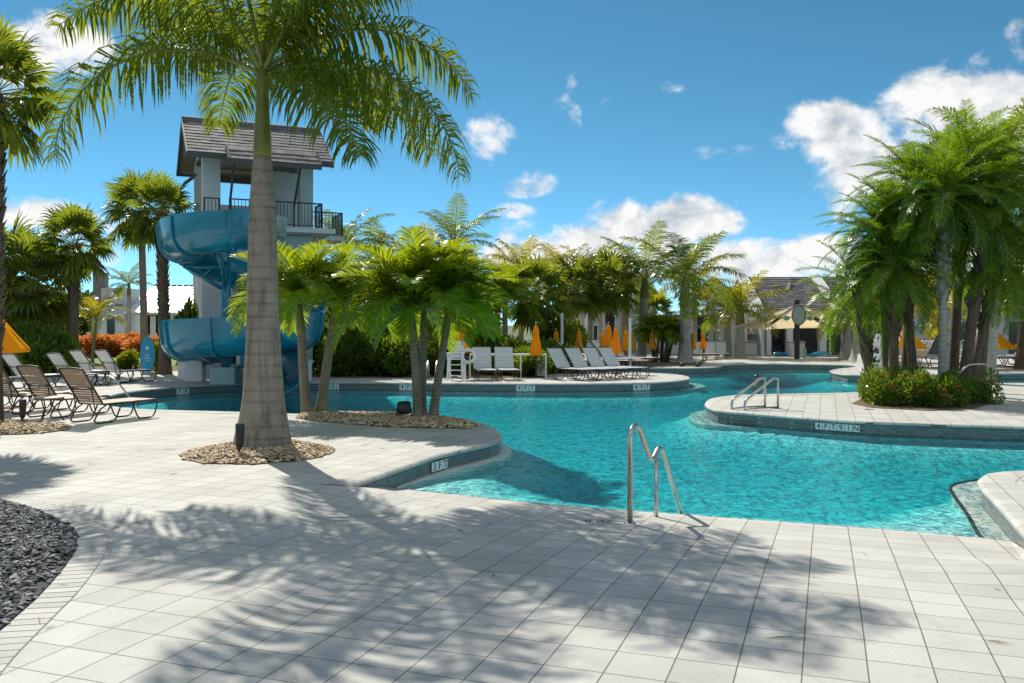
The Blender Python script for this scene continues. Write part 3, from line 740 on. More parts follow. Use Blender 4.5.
def palm(kind, px, by, cy, label, group=None, tw=0.2, trunk='slim_trunk', shaft=0.0, lean=0.0, size=1.0, boot=None, name=None, d=None, flare=.35, bulge=0.0, bow=0.0, bend_y=0.0):
    """a palm rooted where px, by lies on the ground, its crown starting at survey height cy; lean in survey pixels"""
    d = d or DG(by); x = XY(px, d); h = ZH(cy, d); k = pcount[0]; pcount[0] += 1
    names = {'royal': 'royal_palm', 'olive': 'feather_palm', 'adonidia': 'christmas_palm', 'date': 'date_palm', 'fan': 'cabbage_palm', 'yellow': 'areca_palm', 'silver': 'date_palm'}
    root = empty(name or names[kind], (x, d, 0), 0, label, 'palm tree', group)
    lx = lean*d/F; tm, top = trunk_bm(h-shaft, tw/2, tw/2*.78, (lx*(h-shaft)/h, bend_y), flare=flare, bulge=bulge, bow=bow)
    r = random.Random(k)
    if boot: boots(tm, h-.05, tw/2*.8, h*boot, r, (lx, bend_y))
    tm.build('trunk', M[trunk], root, smooth=True, angle=40 if boot else None)
    if shaft:
        sm = MB(); e = Vector((lx/h, 0, 1)).normalized(); q = [(tw*.40, -.02), (tw*.47, .08), (tw*.42, shaft*.4), (tw*.3, shaft*.9), (tw*.2, shaft+.1)]
        sm.tube([top+e*z for _, z in q], [a for a, _ in q], 12); sm.build('crownshaft', M['shaft'], root, smooth=True); top = top+e*shaft
    c = crown(kind, r.randrange(VARS[kind])); c.parent = root; c.location = top; c.rotation_euler = (r.uniform(-.08, .08), r.uniform(-.08, .08), r.uniform(0, 6.28)); s = size*r.uniform(.95, 1.05); c.scale = (s, s, s)
    return root

# ---- the big royal palm in front
root = empty('royal_palm', (PALM.x, PALM.y, 0), 0, 'tall royal palm with ringed grey trunk standing alone in a round pebble bed', 'palm tree')
dp = PALM.y
m = MB(); pts = []; rr = []
for y, cx, w in ((455, 262.3, 61), (449, 262.4, 59), (442, 262.6, 57), (430, 263, 52.5), (418, 263.3, 47.5), (408, 263.4, 43.5), (396, 263.5, 40.5), (375, 263.5, 37.5), (350, 263.3, 34.5), (320, 262.9, 31.8), (290, 262.6, 29.8), (260, 262.6, 28.8), (225, 262.6, 27.5), (200, 262.6, 25), (180, 262.6, 22), (166, 262.5, 19.5), (158, 262.5, 17)):
    pts.append((XY(cx, dp)-PALM.x, 0, ZH(y, dp))); rr.append(w/2*dp/F)
m.tube(pts, rr, 40, cap=False); m.build('trunk', M['royal_trunk'], root, smooth=True)
m = MB(); pts = []; rr = []
for y, w in ((159, 16), (152, 18), (140, 17.5), (120, 14.5), (100, 12.5), (85, 11.5), (74, 11.5), (60, 9)):
    pts.append((XY(262.5, dp)-PALM.x, 0, ZH(y, dp))); rr.append(w/2*dp/F)
m.tube(pts, rr, 24); m.build('crownshaft', M['shaft'], root, smooth=True)
zc = ZH(70, dp); cx0 = XY(262.5, dp)-PALM.x
FR = [  # yaw, start elevation, total bend, length, sway
    (184, 27, 118, 3.55, .1), (176, 58, 105, 3.3, .1), (-4, 17, 104, 3.5, -.1), (12, 44, 108, 3.35, .1), (-36, -8, 62, 2.3, .1), (-24, 55, 85, 3.2, 0), (28, 66, 70, 3.2, 0),
    (240, 52, 75, 3.1, .15), (268, 60, 80, 3.2, 0), (318, 48, 85, 3.3, -.1), (150, 50, 90, 3.2, 0), (120, 35, 90, 3.1, 0), (92, 58, 85, 3.2, 0), (62, 34, 85, 3.1, .1), (35, 20, 85, 3.0, 0), (20, 84, 40, 2.8, 0)]
for i, (yaw, e0, dr, L_, sw) in enumerate(FR):
    r = random.Random(100+i); mb = MB(); st = MB()
    z0 = zc-.10+.012*e0/5; b = (cx0+.06*math.cos(R(yaw)), .06*math.sin(R(yaw)), z0)
    frond(mb, b, R(yaw), R(e0), R(dr), L_*1.0, 136, .84, .034, 1.5, .38, .85, r, st, .034, t0=.1, vee=.05, curve=1.15, seg=18, sway=sw)
    f = mb.build('frond', M['royal_leaf'], root); st.build('frond_stem', M['rachis'], f, smooth=True)
sp_ = MB(); sp_.tube([(cx0, 0, zc-.1), (cx0+.02, 0, zc+1.0), (cx0+.1, .05, zc+2.1)], [.05, .035, .005], 8); sp_.build('spear_leaf', M['shaft'], root, smooth=True)

# ---- palms by the pool
GC = 'small christmas palms on the pebble bed'
palm('adonidia', 308, 413.5, 305, 'small christmas palm with slim trunk bending left in the pebble bed behind the big palm', GC, .2, 'slim_trunk', .55, -9, .98, flare=.6, bow=-.03)
palm('adonidia', 321, 412.5, 308, 'small christmas palm leaning right beside its left bending twin in the pebble bed', GC, .2, 'slim_trunk', .4, 14, .95, flare=.6)
palm('adonidia', 418, 419.5, 314, 'christmas palm with the straightest, leftmost trunk of the clump of three by the floodlight', GC, .17, 'slim_trunk', .5, -6, 1.0, flare=.4)
palm('adonidia', 422, 417.5, 306, 'christmas palm with middle trunk in the clump of three by the floodlight', GC, .16, 'slim_trunk', .5, 2, 1.02, flare=.4)
palm('adonidia', 433, 418.5, 310, 'christmas palm leaning right out of the clump of three by the floodlight', GC, .17, 'slim_trunk', .5, 16, 1.0, flare=.4)
GF = 'cabbage palms on the left lawn side'
palm('fan', -7, 424, 95, 'tall cabbage palm at the left picture edge with jagged leaf boots on its trunk', GF, .27, 'bark', 0, 2, .76, boot=.25)
palm('fan', 72, 372, 245, 'cabbage palm with smooth lower trunk and criss cross boots standing behind the grey loungers', GF, .42, 'bark', 0, 3, 1.05, boot=.55)
palm('fan', 145, 371, 212, 'slender smooth trunked cabbage palm with the highest crown beside the water slide', GF, .28, 'slim_trunk', 0, -4, 1.0)
palm('fan', 165, 374, 214, 'cabbage palm with rough booted trunk directly left of the slide tower', GF, .38, 'bark', 0, -4, .9, boot=.3)
palm('fan', 32, 372, 288, 'stout low cabbage palm with leaf boots above the dark bushes at left', GF, .55, 'bark', 0, 2, 1.35, boot=.2)
palm('fan', 4, 371, 268, 'low cabbage palm over the bushes behind the yellow parasol', GF, .5, 'bark', 0, 0, 1.35, boot=.3)
palm('yellow', 92, 363, 322, 'golden yellow areca palm glowing beside the pale stucco building', None, .16, 'slim_trunk', 0, 4, .95)
palm('royal', 129, 350, 285, 'small thin palm in front of the white metal roof', None, .32, 'grey_trunk', .7, 0, .85)
palm('adonidia', 240, 371, 302, 'bright green christmas palm beside the blue slide column', None, .2, 'slim_trunk', .4, 0, 1.1)
palm('royal', 344, 366, 248, 'feather palm rising right of the tower balcony', None, .3, 'grey_trunk', .8, 0, 1.05)
palm('royal', 378, 364, 270, 'mid green feather palm behind the christmas palms left of the lifeguard chair', None, .3, 'grey_trunk', .8, 0, 1.15)
palm('royal', 455, 365, 246, 'royal palm with upright plume showing above the clump of three christmas palms', None, .32, 'grey_trunk', .9, 0, 1.15)
palm('adonidia', 505, 370, 300, 'broad bright palm behind the grey loungers by the lifeguard chair', None, .25, 'slim_trunk', .4, 0, 1.15)
palm('olive', 420, 369, 275, 'shaded palm standing behind the clump of three christmas palms', None, .25, 'slim_trunk', .4, 0, 1.3)
palm('fan', 536, 367, 296, 'dark trunked cabbage palm behind the lone closed yellow parasol', None, .35, 'bark', 0, 0, 1.15, boot=.5)
GM = 'palms along the far pool deck'
palm('olive', 521, 363, 270, 'yellow green palm with narrow plume between the two parasols left of the far rows', GM, .26, 'grey_trunk', .6, 0, 1.0)
palm('fan', 475, 366, 312, 'low cabbage palm filling the gap behind the lifeguard chair', GM, .4, 'bark', 0, 0, 1.0, boot=.4)
palm('olive', 561, 361, 276, 'first olive green palm of the grove, over the row of four slanted loungers', GM, .3, 'grey_trunk', .6, 0, 1.1)
palm('fan', 575, 362, 290, 'pale trunked cabbage palm over the slanted lounger row', GM, .42, 'grey_trunk', 0, 0, 1.15)
palm('olive', 590, 359, 274, 'second olive green palm of the grove, beside the thick pale trunk', GM, .3, 'grey_trunk', .6, 0, 1.15)
palm('fan', 610, 361, 286, 'cabbage palm with crossed boots under a round crown behind the paired closed parasols', GM, .42, 'bark', 0, 0, 1.2, boot=.45)
palm('olive', 625, 357, 286, 'reddish trunked palm in front of the grey gable wall', GM, .5, 'boot', 0, 0, 1.1)
palm('royal', 641, 360.5, 279, 'royal palm with dark slim trunk left of the tallest far royal palm', GM, .5, 'grey_trunk', .9, 4, 1.45, flare=.2)
palm('royal', 685, 362.5, 281, 'tallest royal palm of the far deck with wide arching fronds at the inlet end', GM, .58, 'grey_trunk', 1.2, 0, 1.5, flare=.75)
palm('olive', 548, 358, 282, 'pale stemmed palm filling the gap right of the lone closed parasol', GM, .28, 'grey_trunk', .6, 0, 1.0)
palm('olive', 600, 356, 280, 'slim palm behind the crossed boot cabbage palm', GM, .3, 'grey_trunk', .6, 0, 1.1)
palm('olive', 498, 360, 280, 'slim pale stemmed palm over the two loungers facing the pool', GM, .26, 'grey_trunk', .6, 0, 1.0)
palm('olive', 694, 356, 290, 'bronze tipped palm half hidden behind the tallest far royal palm', GM, .4, 'grey_trunk', .8, 0, 1.4)
palm('royal', 727, 357, 312, 'smaller of two young royal palms with bottle shaped feet before the pool house', GM, .5, 'grey_trunk', .6, 0, .95, flare=.8)
palm('olive', 740, 358, 309, 'young royal palm with the wider bottle foot and yellow fronds before the pool house', GM, .55, 'grey_trunk', .8, 0, 1.25, flare=.9)
palm('olive', 762, 353.5, 313, 'far low palm against the pool house gable', GM, .4, 'grey_trunk', .5, 0, 1.1)
palm('olive', 708, 353, 306, 'thin background palm over the pergola', GM, .35, 'grey_trunk', .6, 0, 1.15)
palm('fan', 655, 353, 315, 'low far palm in front of the clubhouse wall', GM, .4, 'bark', 0, 0, 1.0)
# the low multi stem palm on the second peninsula
root = empty('date_palm', (XY(661, 40.5), 40.5, 0), 0, 'low many stemmed palm in a mulch bed beside the tallest far royal palm', 'palm tree')
m = MB()
for k in range(5):
    a = k*1.3; m.tube([(0.25*math.cos(a), .25*math.sin(a), -.05), (.45*math.cos(a), .4*math.sin(a), .7), (.6*math.cos(a), .5*math.sin(a), 1.3)], [.09, .075, .07], 8)
m.build('trunk', M['bark'], root, smooth=True)
for k in range(4):
    a = k*1.57; c = crown('adonidia', k); c.parent = root; c.location = (.5*math.cos(a), .45*math.sin(a), 1.25); c.scale = (.75,)*3; c.rotation_euler = (0, 0, a)

# ---- the date palm clump on the right hand island
GD = 'date palms in the island flower bed'
for px, d, cy, tw, lean, s, lb in ((886, 20.6, 268, .24, 2, 1.0, 'date palm with dark leaning trunk at the left end of the island bed'),
        (908, 21.2, 222, .22, -18, 1.05, 'date palm with thin shaded trunk second from the left in the island bed'),
        (936, 20.2, 196, .2, 0, 1.08, 'date palm with pale diamond patterned trunk in the middle of the island bed'),
        (945, 21.6, 168, .24, 14, 1.12, 'tall date palm close behind the pale diamond patterned trunk'),
        (956, 20.6, 218, .26, 24, 1.08, 'date palm with dark forked looking trunk right of the pale one'),
        (898, 21.8, 186, .24, 12, 1.1, 'tall date palm at the back of the island bed, upper left of the dome'),
        (972, 22.3, 176, .24, 22, 1.15, 'tallest date palm at the right end of the island bed'),
        (880, 21.4, 236, .2, -4, 1.0, 'slim date palm holding the left flank of the island clump'),
        (962, 21.0, 262, .2, 30, 1.0, 'short date palm on the right flank of the island clump')):
    palm('date', px+7, 0, cy+4, lb, GD, tw, 'grey_trunk' if px == 936 else 'bark', 0, lean, s*.94, boot=.5, d=d, flare=.5)
palm('silver', 872, 0, 292, 'low grey green date palm arching over the water at the left of the island bed', GD, .25, 'bark', 0, -14, .8, boot=.3, d=21.5)
palm('royal', 984, 0, 168, 'thick grey royal palm trunk rising behind the right end of the island bed', None, .56, 'grey_trunk', 1.0, 18, 1.25, d=25.5, flare=.15, bulge=.08)
palm('olive', 1021, 0, 310, 'yellow green palm at the right picture edge beyond the strip of water', None, .42, 'bark', 0, 4, 1.25, d=34)
palm('royal', 858, 0, 316, 'pale bottle shaped royal palm foot left of the pool lift', None, .6, 'grey_trunk', .5, 0, 1.0, d=41, flare=.9)
palm('royal', 846, 0, 314, 'pale royal palm trunk beside the stone column right of the bar', None, .55, 'grey_trunk', .5, 0, 1.0, d=43, flare=.7)
palm('fan', 1050, 0, 262, 'dark palm beyond the right picture edge', None, .4, 'bark', 0, 0, 1.5, d=33, boot=.5)
palm('olive', 905, 0, 310, 'yellow green palm beyond the island bed over a yellow parasol', None, .3, 'grey_trunk', .3, 0, 1.1, d=36)
palm('olive', 945, 0, 318, 'low yellow green palm glimpsed between the island trunks', None, .3, 'grey_trunk', .3, 0, 1.1, d=38)

# ---- shrubs
def leafcloud(seed, n, size, lobes, up=0.5, flat=False):
    r = random.Random(seed); m = MB(); L = []
    for _ in range(lobes):
        a = r.uniform(0, 6.28); q = math.sqrt(r.random())*.62; L.append((q*math.cos(a), q*math.sin(a), r.uniform(.25, .72), r.uniform(.26, .48)))
    for i in range(n):
        lx, ly, lz, lr = r.choice(L); v = Vector((r.gauss(0, 1), r.gauss(0, 1), r.gauss(0, 1))).normalized()
        p = Vector((lx, ly, lz))+v*lr*(r.random()**.33)
        if p.z < 0.02: p.z = r.uniform(.02, .3)
        d = (v+UP*up+Vector((r.uniform(-.7, .7), r.uniform(-.7, .7), r.uniform(-.7, .7)))).normalized()
        s = d.cross(Vector((r.uniform(-1, 1), r.uniform(-1, 1), r.uniform(-1, 1))));
        if s.length < .05: continue
        s.normalize(); l = size*r.uniform(.7, 1.3); w = l*.24
        b = len(m.v); m.v += [tuple(p), tuple(p+d*l*.5+s*w), tuple(p+d*l), tuple(p+d*l*.5-s*w)]; m.f += [(b, b+1, b+2, b+3)]
    return m
SH = {}
def shrub(px, d, w, h, label, mat='shrub_leaf', var=0, name='shrub', group=None, n=2600, size=.13, cat='shrub', dep=None):
    key = (mat, var, n, size)
    if key not in SH: me = leafcloud(var*13+n, n, size, 9).build('foliage', M[mat]); SH[key] = me; o = me
    else: o = SH[key].copy(); COL.objects.link(o)
    root = empty(name, (XY(px, d), d, 0), random.Random(px*3).uniform(0, 6), label, cat, group)
    root.scale = (w/2, (dep or w)/2, h)
    o.parent = root
    st = MB()
    for k in range(5):
        a = k*1.26; st.tube([(0.05*math.cos(a), .05*math.sin(a), -.02), (.3*math.cos(a), .3*math.sin(a), .45)], [.03, .015], 5, cap=False)
    st.build('stems', M['wood'], root)
    return root
shrub(42, 29.5, 2.9, 1.75, 'large dark green bush between the booted palms at left', var=0, n=4200)
shrub(12, 29.8, 2.6, 1.6, 'dark bush behind the yellow parasol', var=1, n=4200)
shrub(64, 31.0, 1.3, 1.3, 'small bright bush touching the palm trunk behind the grey loungers', 'lime_leaf', 0)
shrub(-20, 29.5, 2.6, 1.9, 'bush at the left edge under the tall palm', var=2, n=4200)
shrub(125, 0+33.5, 1.0, .62, 'yellow green potted looking shrub in front of the red hedge', 'lime_leaf', 1, size=.22)
shrub(161, 31.4, .7, 1.05, 'yellow green leafy plant right of the blue surfboard sign', 'lime_leaf', 2, size=.2)
shrub(200, 30.5, 2.0, 2.1, 'dark spiky bush behind the lower slide flume', var=2, size=.3)
GS = 'dark bushes behind the far pool edge'
for k, (px, d, w, h, lb) in enumerate(((345, 29.5, 2.6, 1.5, 'dark bush right of the slide exit'), (375, 30.5, 3.0, 1.7, 'dark bush between the slide and the tall blue post'), (405, 29.2, 2.4, 1.3, 'bush behind the clump of three christmas palms'), (438, 30.2, 2.6, 1.5, 'bush behind the pool ladder rail'),
        (492, 30.5, 2.6, 1.2, 'bush behind the two grey loungers facing the pool'), (525, 29.0, 1.8, .85, 'low bush under the lone closed parasol'), (545, 31, 2.4, 1.3, 'bush left of the slanted lounger row'), (330, 31.5, 2.4, 2.2, 'tall dark bush right behind the slide tower'))):
    shrub(px, d, w, h, lb, 'shrub_leaf', k % 3, group=GS, n=4200 if k % 3 < 3 else 2600)
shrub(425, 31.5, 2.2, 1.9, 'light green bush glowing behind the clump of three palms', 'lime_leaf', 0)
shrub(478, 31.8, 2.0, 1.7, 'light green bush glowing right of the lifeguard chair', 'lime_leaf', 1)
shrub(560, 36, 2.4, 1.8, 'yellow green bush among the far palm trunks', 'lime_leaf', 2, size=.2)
# red hedge along the lawn
for px, d, w, h, lb in ((55, 46, 3.4, 0.98, 'red leaved hedge section next to the bushes at left'), (98, 46, 4.2, 1.06, 'red leaved hedge section below the pale building'), (150, 46.5, 3.6, 0.98, 'red leaved hedge section behind the surfboard sign'), (128, 47.5, 3.2, 1.10, 'red leaved hedge section behind the yellow green shrub')):
    shrub(px, d, w, h, lb, 'red_leaf', 0, 'hedge', 'red hedge along the lawn', n=2600, size=.2, cat='hedge', dep=2.0)
# island flower bed: a ring of bushes with red blossoms
GI = 'flowering bushes round the island date palms'
for k, (px, d, w, h, lb) in enumerate(((868, 19.3, 1.0, 0.69, 'flowering bush at the left tip of the island bed'), (889, 18.6, 1.1, 0.72, 'flowering bush with orange blossoms second in the island bed'), (912, 18.3, 1.1, 0.69, 'flowering bush full of red blossoms under the pale trunk'), (936, 18.2, 1.1, 0.63, 'flowering bush in front of the pale diamond patterned trunk'), (960, 18.4, 1.1, 0.67, 'darker flowering bush near the right end of the island bed'), (980, 19.0, 1.0, 0.63, 'bush at the right tip of the island bed by the railing'), (885, 20.0, 1.3, 0.70, 'bush at the back of the island bed left of the trunks'), (930, 20.2, 1.5, 0.66, 'bush at the back of the island bed among the trunks'))):
    root = shrub(px, d, w*1.05, h, lb, 'shrub_leaf', 3+k % 2, 'flowering_shrub', GI, n=2400, size=.12)
    r = random.Random(k); fm = MB()
    for q in range(8 if k in (2, 3) else 3):
        a = r.uniform(0, 6.28); el_ = r.uniform(.1, 1.3); c = Vector((.85*math.cos(a)*math.cos(el_), .85*math.sin(a)*math.cos(el_), .35+.6*math.sin(el_)))
        for s_ in range(7):
            v = Vector((r.uniform(-1, 1), r.uniform(-1, 1), r.uniform(-.2, 1))).normalized(); s2 = v.cross(Vector((.3, .5, .2))).normalized()*.035; fm.add([c, c+v*.05+s2, c+v*.1, c+v*.05-s2], [(0, 1, 2, 3)])
    fm.build('blossoms', M['flower'], root)
# far trees behind everything
def tree(px, d, h, w, label, var, mat='far_leaf'):
    key = ('tree', mat, var)
    if key not in SH: SH[key] = leafcloud(900+var, 5200, .16, 14).build('crown', M[mat]); o = SH[key]
    else: o = SH[key].copy(); COL.objects.link(o)
    root = empty('broadleaf_tree', (XY(px, d), d, 0), 0, label, 'tree', 'far trees behind the resort')
    o.parent = root; o.location = (0, 0, h*.22); o.scale = (w/2, w/2, h*.78); o.rotation_euler = (0, 0, px)
    m = MB(); m.tube([(0, 0, -.05), (.05, 0, h*.3), (.1, .05, h*.6)], [.22, .16, .06], 8)
    for k in range(4): a = k*1.57; m.tube([(.03, 0, h*.28), (w*.2*math.cos(a), w*.2*math.sin(a), h*.55)], [.1, .04], 6)
    m.build('trunk', M['wood'], root, smooth=True)
for k, (px, d, h, w, lb) in enumerate(((30, 62, 4.2, 9, 'far broadleaf tree seen between the left palms'), (-60, 60, 5, 9, 'far broadleaf tree at the left edge'), (75, 70, 4.0, 7, 'far broadleaf tree left of the pale building'), (160, 82, 3.4, 8, 'far broadleaf tree seen through the white roofed pavilion'), (300, 62, 4.4, 9, 'far tree behind the slide tower'), (360, 55, 4.6, 9, 'far tree behind the palms right of the tower'), (440, 60, 3.6, 9, 'far tree behind the clump of three palms'), (880, 62, 4.8, 9, 'far tree behind the island palms'), (950, 60, 5.0, 10, 'far tree behind the thick royal palm'), (1040, 58, 4.8, 10, 'far tree at the right edge'))):
    tree(px, d, h, w, lb, k % 3)
# ================================================================== OBJECTS
# ---- text as real geometry
def text_mesh(name, s, size, mat, parent=None, depth=0.002):
    cu = bpy.data.curves.new(name, 'FONT'); cu.body = s; cu.size = size; cu.extrude = depth; cu.align_x = 'CENTER'; cu.align_y = 'CENTER'
    tmp = bpy.data.objects.new('tmp_text', cu); COL.objects.link(tmp)
    dg = bpy.context.evaluated_depsgraph_get(); me = bpy.data.meshes.new_from_object(tmp.evaluated_get(dg))
    bpy.data.objects.remove(tmp); me.materials.clear(); me.materials.append(mat); me.name = name
    o = bpy.data.objects.new(name, me); COL.objects.link(o)
    if parent: o.parent = parent
    return o
M['ink'] = simple('black_ink', (0.015, 0.015, 0.018), 0.5)
M['white_tile'] = simple('white_tile', (0.78, 0.78, 0.75), 0.35, var=.04)
def wall_frame(px, py):
    """the spot of the pool edge (not the entry) nearest to a survey point, with the direction facing the water"""
    q = g2(px, py); b = min((i for i in range(N) if KIND[i] != 'E'), key=lambda i: (OUT[i]-q).length)
    n = nrm(b)*sgn; return OUT[b], n
def marker(px, py, chars, label, size=.15, dz=None, group='depth marker tiles on the pool wall'):
    p, n = wall_frame(px, py); z = deckz(p)-0.135 if dz is None else dz
    off = .035 if px == 437 else .004
    root = empty('depth_marker', (p.x+n.x*off, p.y+n.y*off, z), math.atan2(n.x, -n.y), label, 'depth marker', group)
    k = len(chars); tw = size*.72
    for i, ch in enumerate(chars):
        x = (i-(k-1)/2)*tw*1.08
        a = MB(); a.box((x, -0.004, 0), (tw, .008, size*.72), bev=.002); b = a.build('tile', M['white_tile'], root)
        tx = text_mesh('character', ch, size*.78, M['ink'], root); tx.location = (x, -0.0105, 0); tx.rotation_euler = (R(90), 0, 0)
    return root
marker(826, 423, '4FT9IN', '4 FT 9 IN depth tiles on the island wall below the flower bed', .17)
marker(437, 455, '3FT', 'depth tiles on the peninsula wall beside the beach entry', .17)
marker(190, 386, '3FT6IN', 'small depth tiles on the far pool wall in front of the slide pedestals', .26)
marker(328, 382, '3FT6IN', 'small depth tiles on the far pool wall right of the slide exit', .24)
marker(408, 382, '4FT', 'small depth tiles on the far pool wall near the ladder rail', .24)
marker(528, 383, '4FT', 'small depth tiles on the far pool wall below the lone closed parasol', .24)
marker(640, 382, '4FT', 'small depth tiles on the far pool wall under the slanted lounger row', .24)
# flat markings on the paving
def deck_text(px, py, s, size, label, rz=0.0, name='deck_lettering'):
    p = g2(px, py, -.1); root = empty(name, (p.x, p.y, deckz(p)+.0015), rz, label, 'pool marking')
    o = text_mesh('lettering', s, size, M['ink'], root, .001); sl = (deckz(p+Vector((0, .1)))-deckz(p-Vector((0, .1))))/.2
    o.rotation_euler = (math.atan(sl), 0, 0); o.location = (0, 0, .007); return root
deck_text(598, 516, '0 IN', .14, 'dark 0 IN lettering on the paving at the water edge beside the handrail', R(-8))
def no_dive(px, py, label, rz=0):
    p = g2(px, py); root = empty('no_diving_mark', (p.x, p.y, .002), rz, label, 'pool marking', 'no diving marks on the deck')
    m = MB(); n = 28
    for k in range(n):
        a, b = 2*PI*k/n, 2*PI*(k+1)/n
        m.add([(.1*math.cos(a), .1*math.sin(a), 0), (.1*math.cos(b), .1*math.sin(b), 0), (.08*math.cos(b), .08*math.sin(b), 0), (.08*math.cos(a), .08*math.sin(a), 0)], [(0, 1, 2, 3)])
    m.build('ring', M['ink'], root)
    m = MB(); m.bar((-.065, .045, .001), (.065, -.045, .001), .016, .002); m.build('slash', M['ink'], root)
    m = MB(); m.bar((-.05, -.03, -.001), (.03, .03, -.001), .02, .002); m.lathe([(.016, -.001), (.016, .001)], (.045, .045, 0), 10); m.build('diver', M['ink'], root)
no_dive(869, 409.5, 'round no diving mark on the paving in front of the island bed')
no_dive(1003, 488.5, 'round no diving mark on the corner platform at the right edge', R(-30))
# ---- handrails of stainless tube
def smooth_path(P, r=.07, n=5):
    """straight runs with rounded corners"""
    P = [Vector(p) for p in P]; out = [P[0]]
    for i in range(1, len(P)-1):
        a, b, c = P[i-1], P[i], P[i+1]; d1 = (a-b); d2 = (c-b); q = min(r, d1.length*.45, d2.length*.45); s, e = b+d1.normalized()*q, b+d2.normalized()*q
        for k in range(n+1): u = k/n; out.append(s*(1-u)**2+b*2*u*(1-u)+e*u*u)
    out.append(P[-1]); return out
foot = g2(630, 515.5, -.08); zf = deckz(foot)
dv = Vector((0.56, .83)).normalized()      # runs down into the water
root = empty('handrail', (foot.x, foot.y, zf), math.atan2(dv.y, dv.x), 'stainless steel zigzag handrail standing at the beach entry and dropping into the water', 'handrail')
h = ZH(426, foot.y)-zf
m = MB(); m.tube(smooth_path([(0, 0, 0), (0, 0, h-.06), (.10, 0, h), (.19, 0, h-.03), (.47, 0, h-.40), (.64, 0, h-.28), (.72, 0, h-.30), (1.25, 0, -.2), (1.3, 0, -.45)], .075), .026, 12); m.build('rail', M['steel'], root, smooth=True)
m = MB(); m.tube([(.58, 0, h-.33), (.58, 0, -.3)], .021, 12); m.build('post', M['steel'], root, smooth=True)
m = MB(); m.lathe([(.055, -.01), (.055, .006), (.03, .016), (.024, .016)], (0, 0, 0), 20); m.build('escutcheon', M['steel'], root, smooth=True)
def ladder_rail(px1, py1, px2, py2, dx, dz, reach, label, group=None):
    pass
b1 = g2(765, 407.5); b2 = g2(778, 408.5)
rd = Vector((-1, -.62)).normalized()
for b, lab in ((b1, 'left one of the two slanted steel rails on the island tip'), (b2, 'right one of the two slanted steel rails on the island tip')):
    hh = ZH(378, b.y)
    root = empty('handrail', (b.x, b.y, 0), math.atan2(rd.y, rd.x), lab, 'handrail', 'paired handrails on the island tip')
    L_ = .95
    m = MB(); m.tube(smooth_path([(0, 0, 0), (0, 0, hh), (.10, 0, hh+.01), (L_-.02, 0, hh*.34), (L_, 0, .1), (L_, 0, -.5)], .08), .024, 10); m.build('rail', M['steel'], root, smooth=True)
    m = MB(); m.tube([(0, 0, .03), (L_*.6, 0, .035), (L_, 0, .03)], .017, 8); m.build('stretcher', M['steel'], root, smooth=True)
    m = MB(); m.lathe([(.06, 0), (.06, .012), (.03, .02)], (0, 0, 0), 16); m.build('escutcheon', M['steel'], root, smooth=True)
# small rails further off
def arch_rail(px, py, w_px, top, label, rz=0.0, reach=.6):
    p = g2(px, py); h = ZH(top, p.y)
    root = empty('handrail', (p.x, p.y, 0), rz, label, 'handrail')
    for s in (-1, 1):
        y = s*w_px/2*p.y/F
        m = MB(); m.tube(smooth_path([(-.35, y, 0), (-.3, y, h*.92), (-.2, y, h), (.05, y, h*.8), (reach, y, .05), (reach, y, -.4)], .1), .025, 8); m.build('rail', M['steel'], root, smooth=True)
arch_rail(432, 380, 9, 361, 'curved pool ladder rails in front of the white lifeguard chair', R(-90))
b = g2(962, 398.5)
root = empty('handrail', (b.x, b.y, 0), R(12), 'pale steel hoop rail at the right end of the island bed', 'handrail'); hb = ZH(364, b.y)
m = MB(); m.tube(smooth_path([(-.3, 0, 0), (-.25, 0, hb*.55), (.15, 0, hb*.98), (.62, 0, hb), (.78, 0, hb*.8), (.72, 0, 0)], .1), .024, 8); m.build('rail', M['steel'], root, smooth=True)
m = MB(); m.lathe([(.06, 0), (.06, .012), (.03, .02)], (.72, 0, 0), 14); m.build('escutcheon', M['steel'], root, smooth=True)
p = g2(147, 404)
m = MB(); m.tube([(0, 0, 0), (-.62, .25, .62), (-.78, .3, .70), (-.84, .32, .62)], .02, 8); o = m.build('handrail', M['steel'], None, smooth=True); o.location = (XY(140, 18.6), 18.6, -.1)
tag(o, 'slanting steel rail entering the water beside the nearest brown lounger', 'handrail')

# ---- garden lights
def spot(px, py, top, label, rz=0, big=False):
    p = g2(px, py); h = ZH(top, p.y); k = h/.32
    root = empty('garden_spotlight', (p.x, p.y, .01), rz, label, 'garden light', None, k); root.scale = (k*.72, k*.72, k)
    m = MB(); m.tube([(0, 0, -.03), (0, 0, .09)], .016, 8); m.lathe([(.05, 0), (.05, .02), (.02, .03)], (0, 0, 0), 14); m.build('stake', M['black'], root, smooth=True, angle=40)
    m = MB(); m.tube([(0, 0, .07), (.005, 0, .1), (.01, 0, .14), (.015, 0, .30), (.016, 0, .315)], [.02, .045, .052, .062, .058], 16); m.build('lamp_head', M['black'], root, smooth=True, angle=40)
    m = MB(); m.lathe([(.05, .312), (.05, .318)], (.016, 0, 0), 14); m.build('lens', M['glass'], root)
spot(239, 458, 424, 'black stake spotlight leaning against the foot of the big royal palm')
spot(22, 425, 400, 'black stake spotlight in the pebbles between the brown loungers')
p = g2(404, 420); h = ZH(402, p.y)
root = empty('floodlight', (p.x, p.y, .02), R(20), 'dark boxy floodlight on a bracket in the pebbles left of the clump of three palms', 'garden light', None, h/.34)
m = MB(); A = Matrix.Translation((0, 0, .21)) @ Matrix.Rotation(R(-18), 4, 'X'); m.box((0, 0, 0), (.25, .15, .24), bev=.03, M=A); m.build('housing', M['black'], root, smooth=True, angle=50)
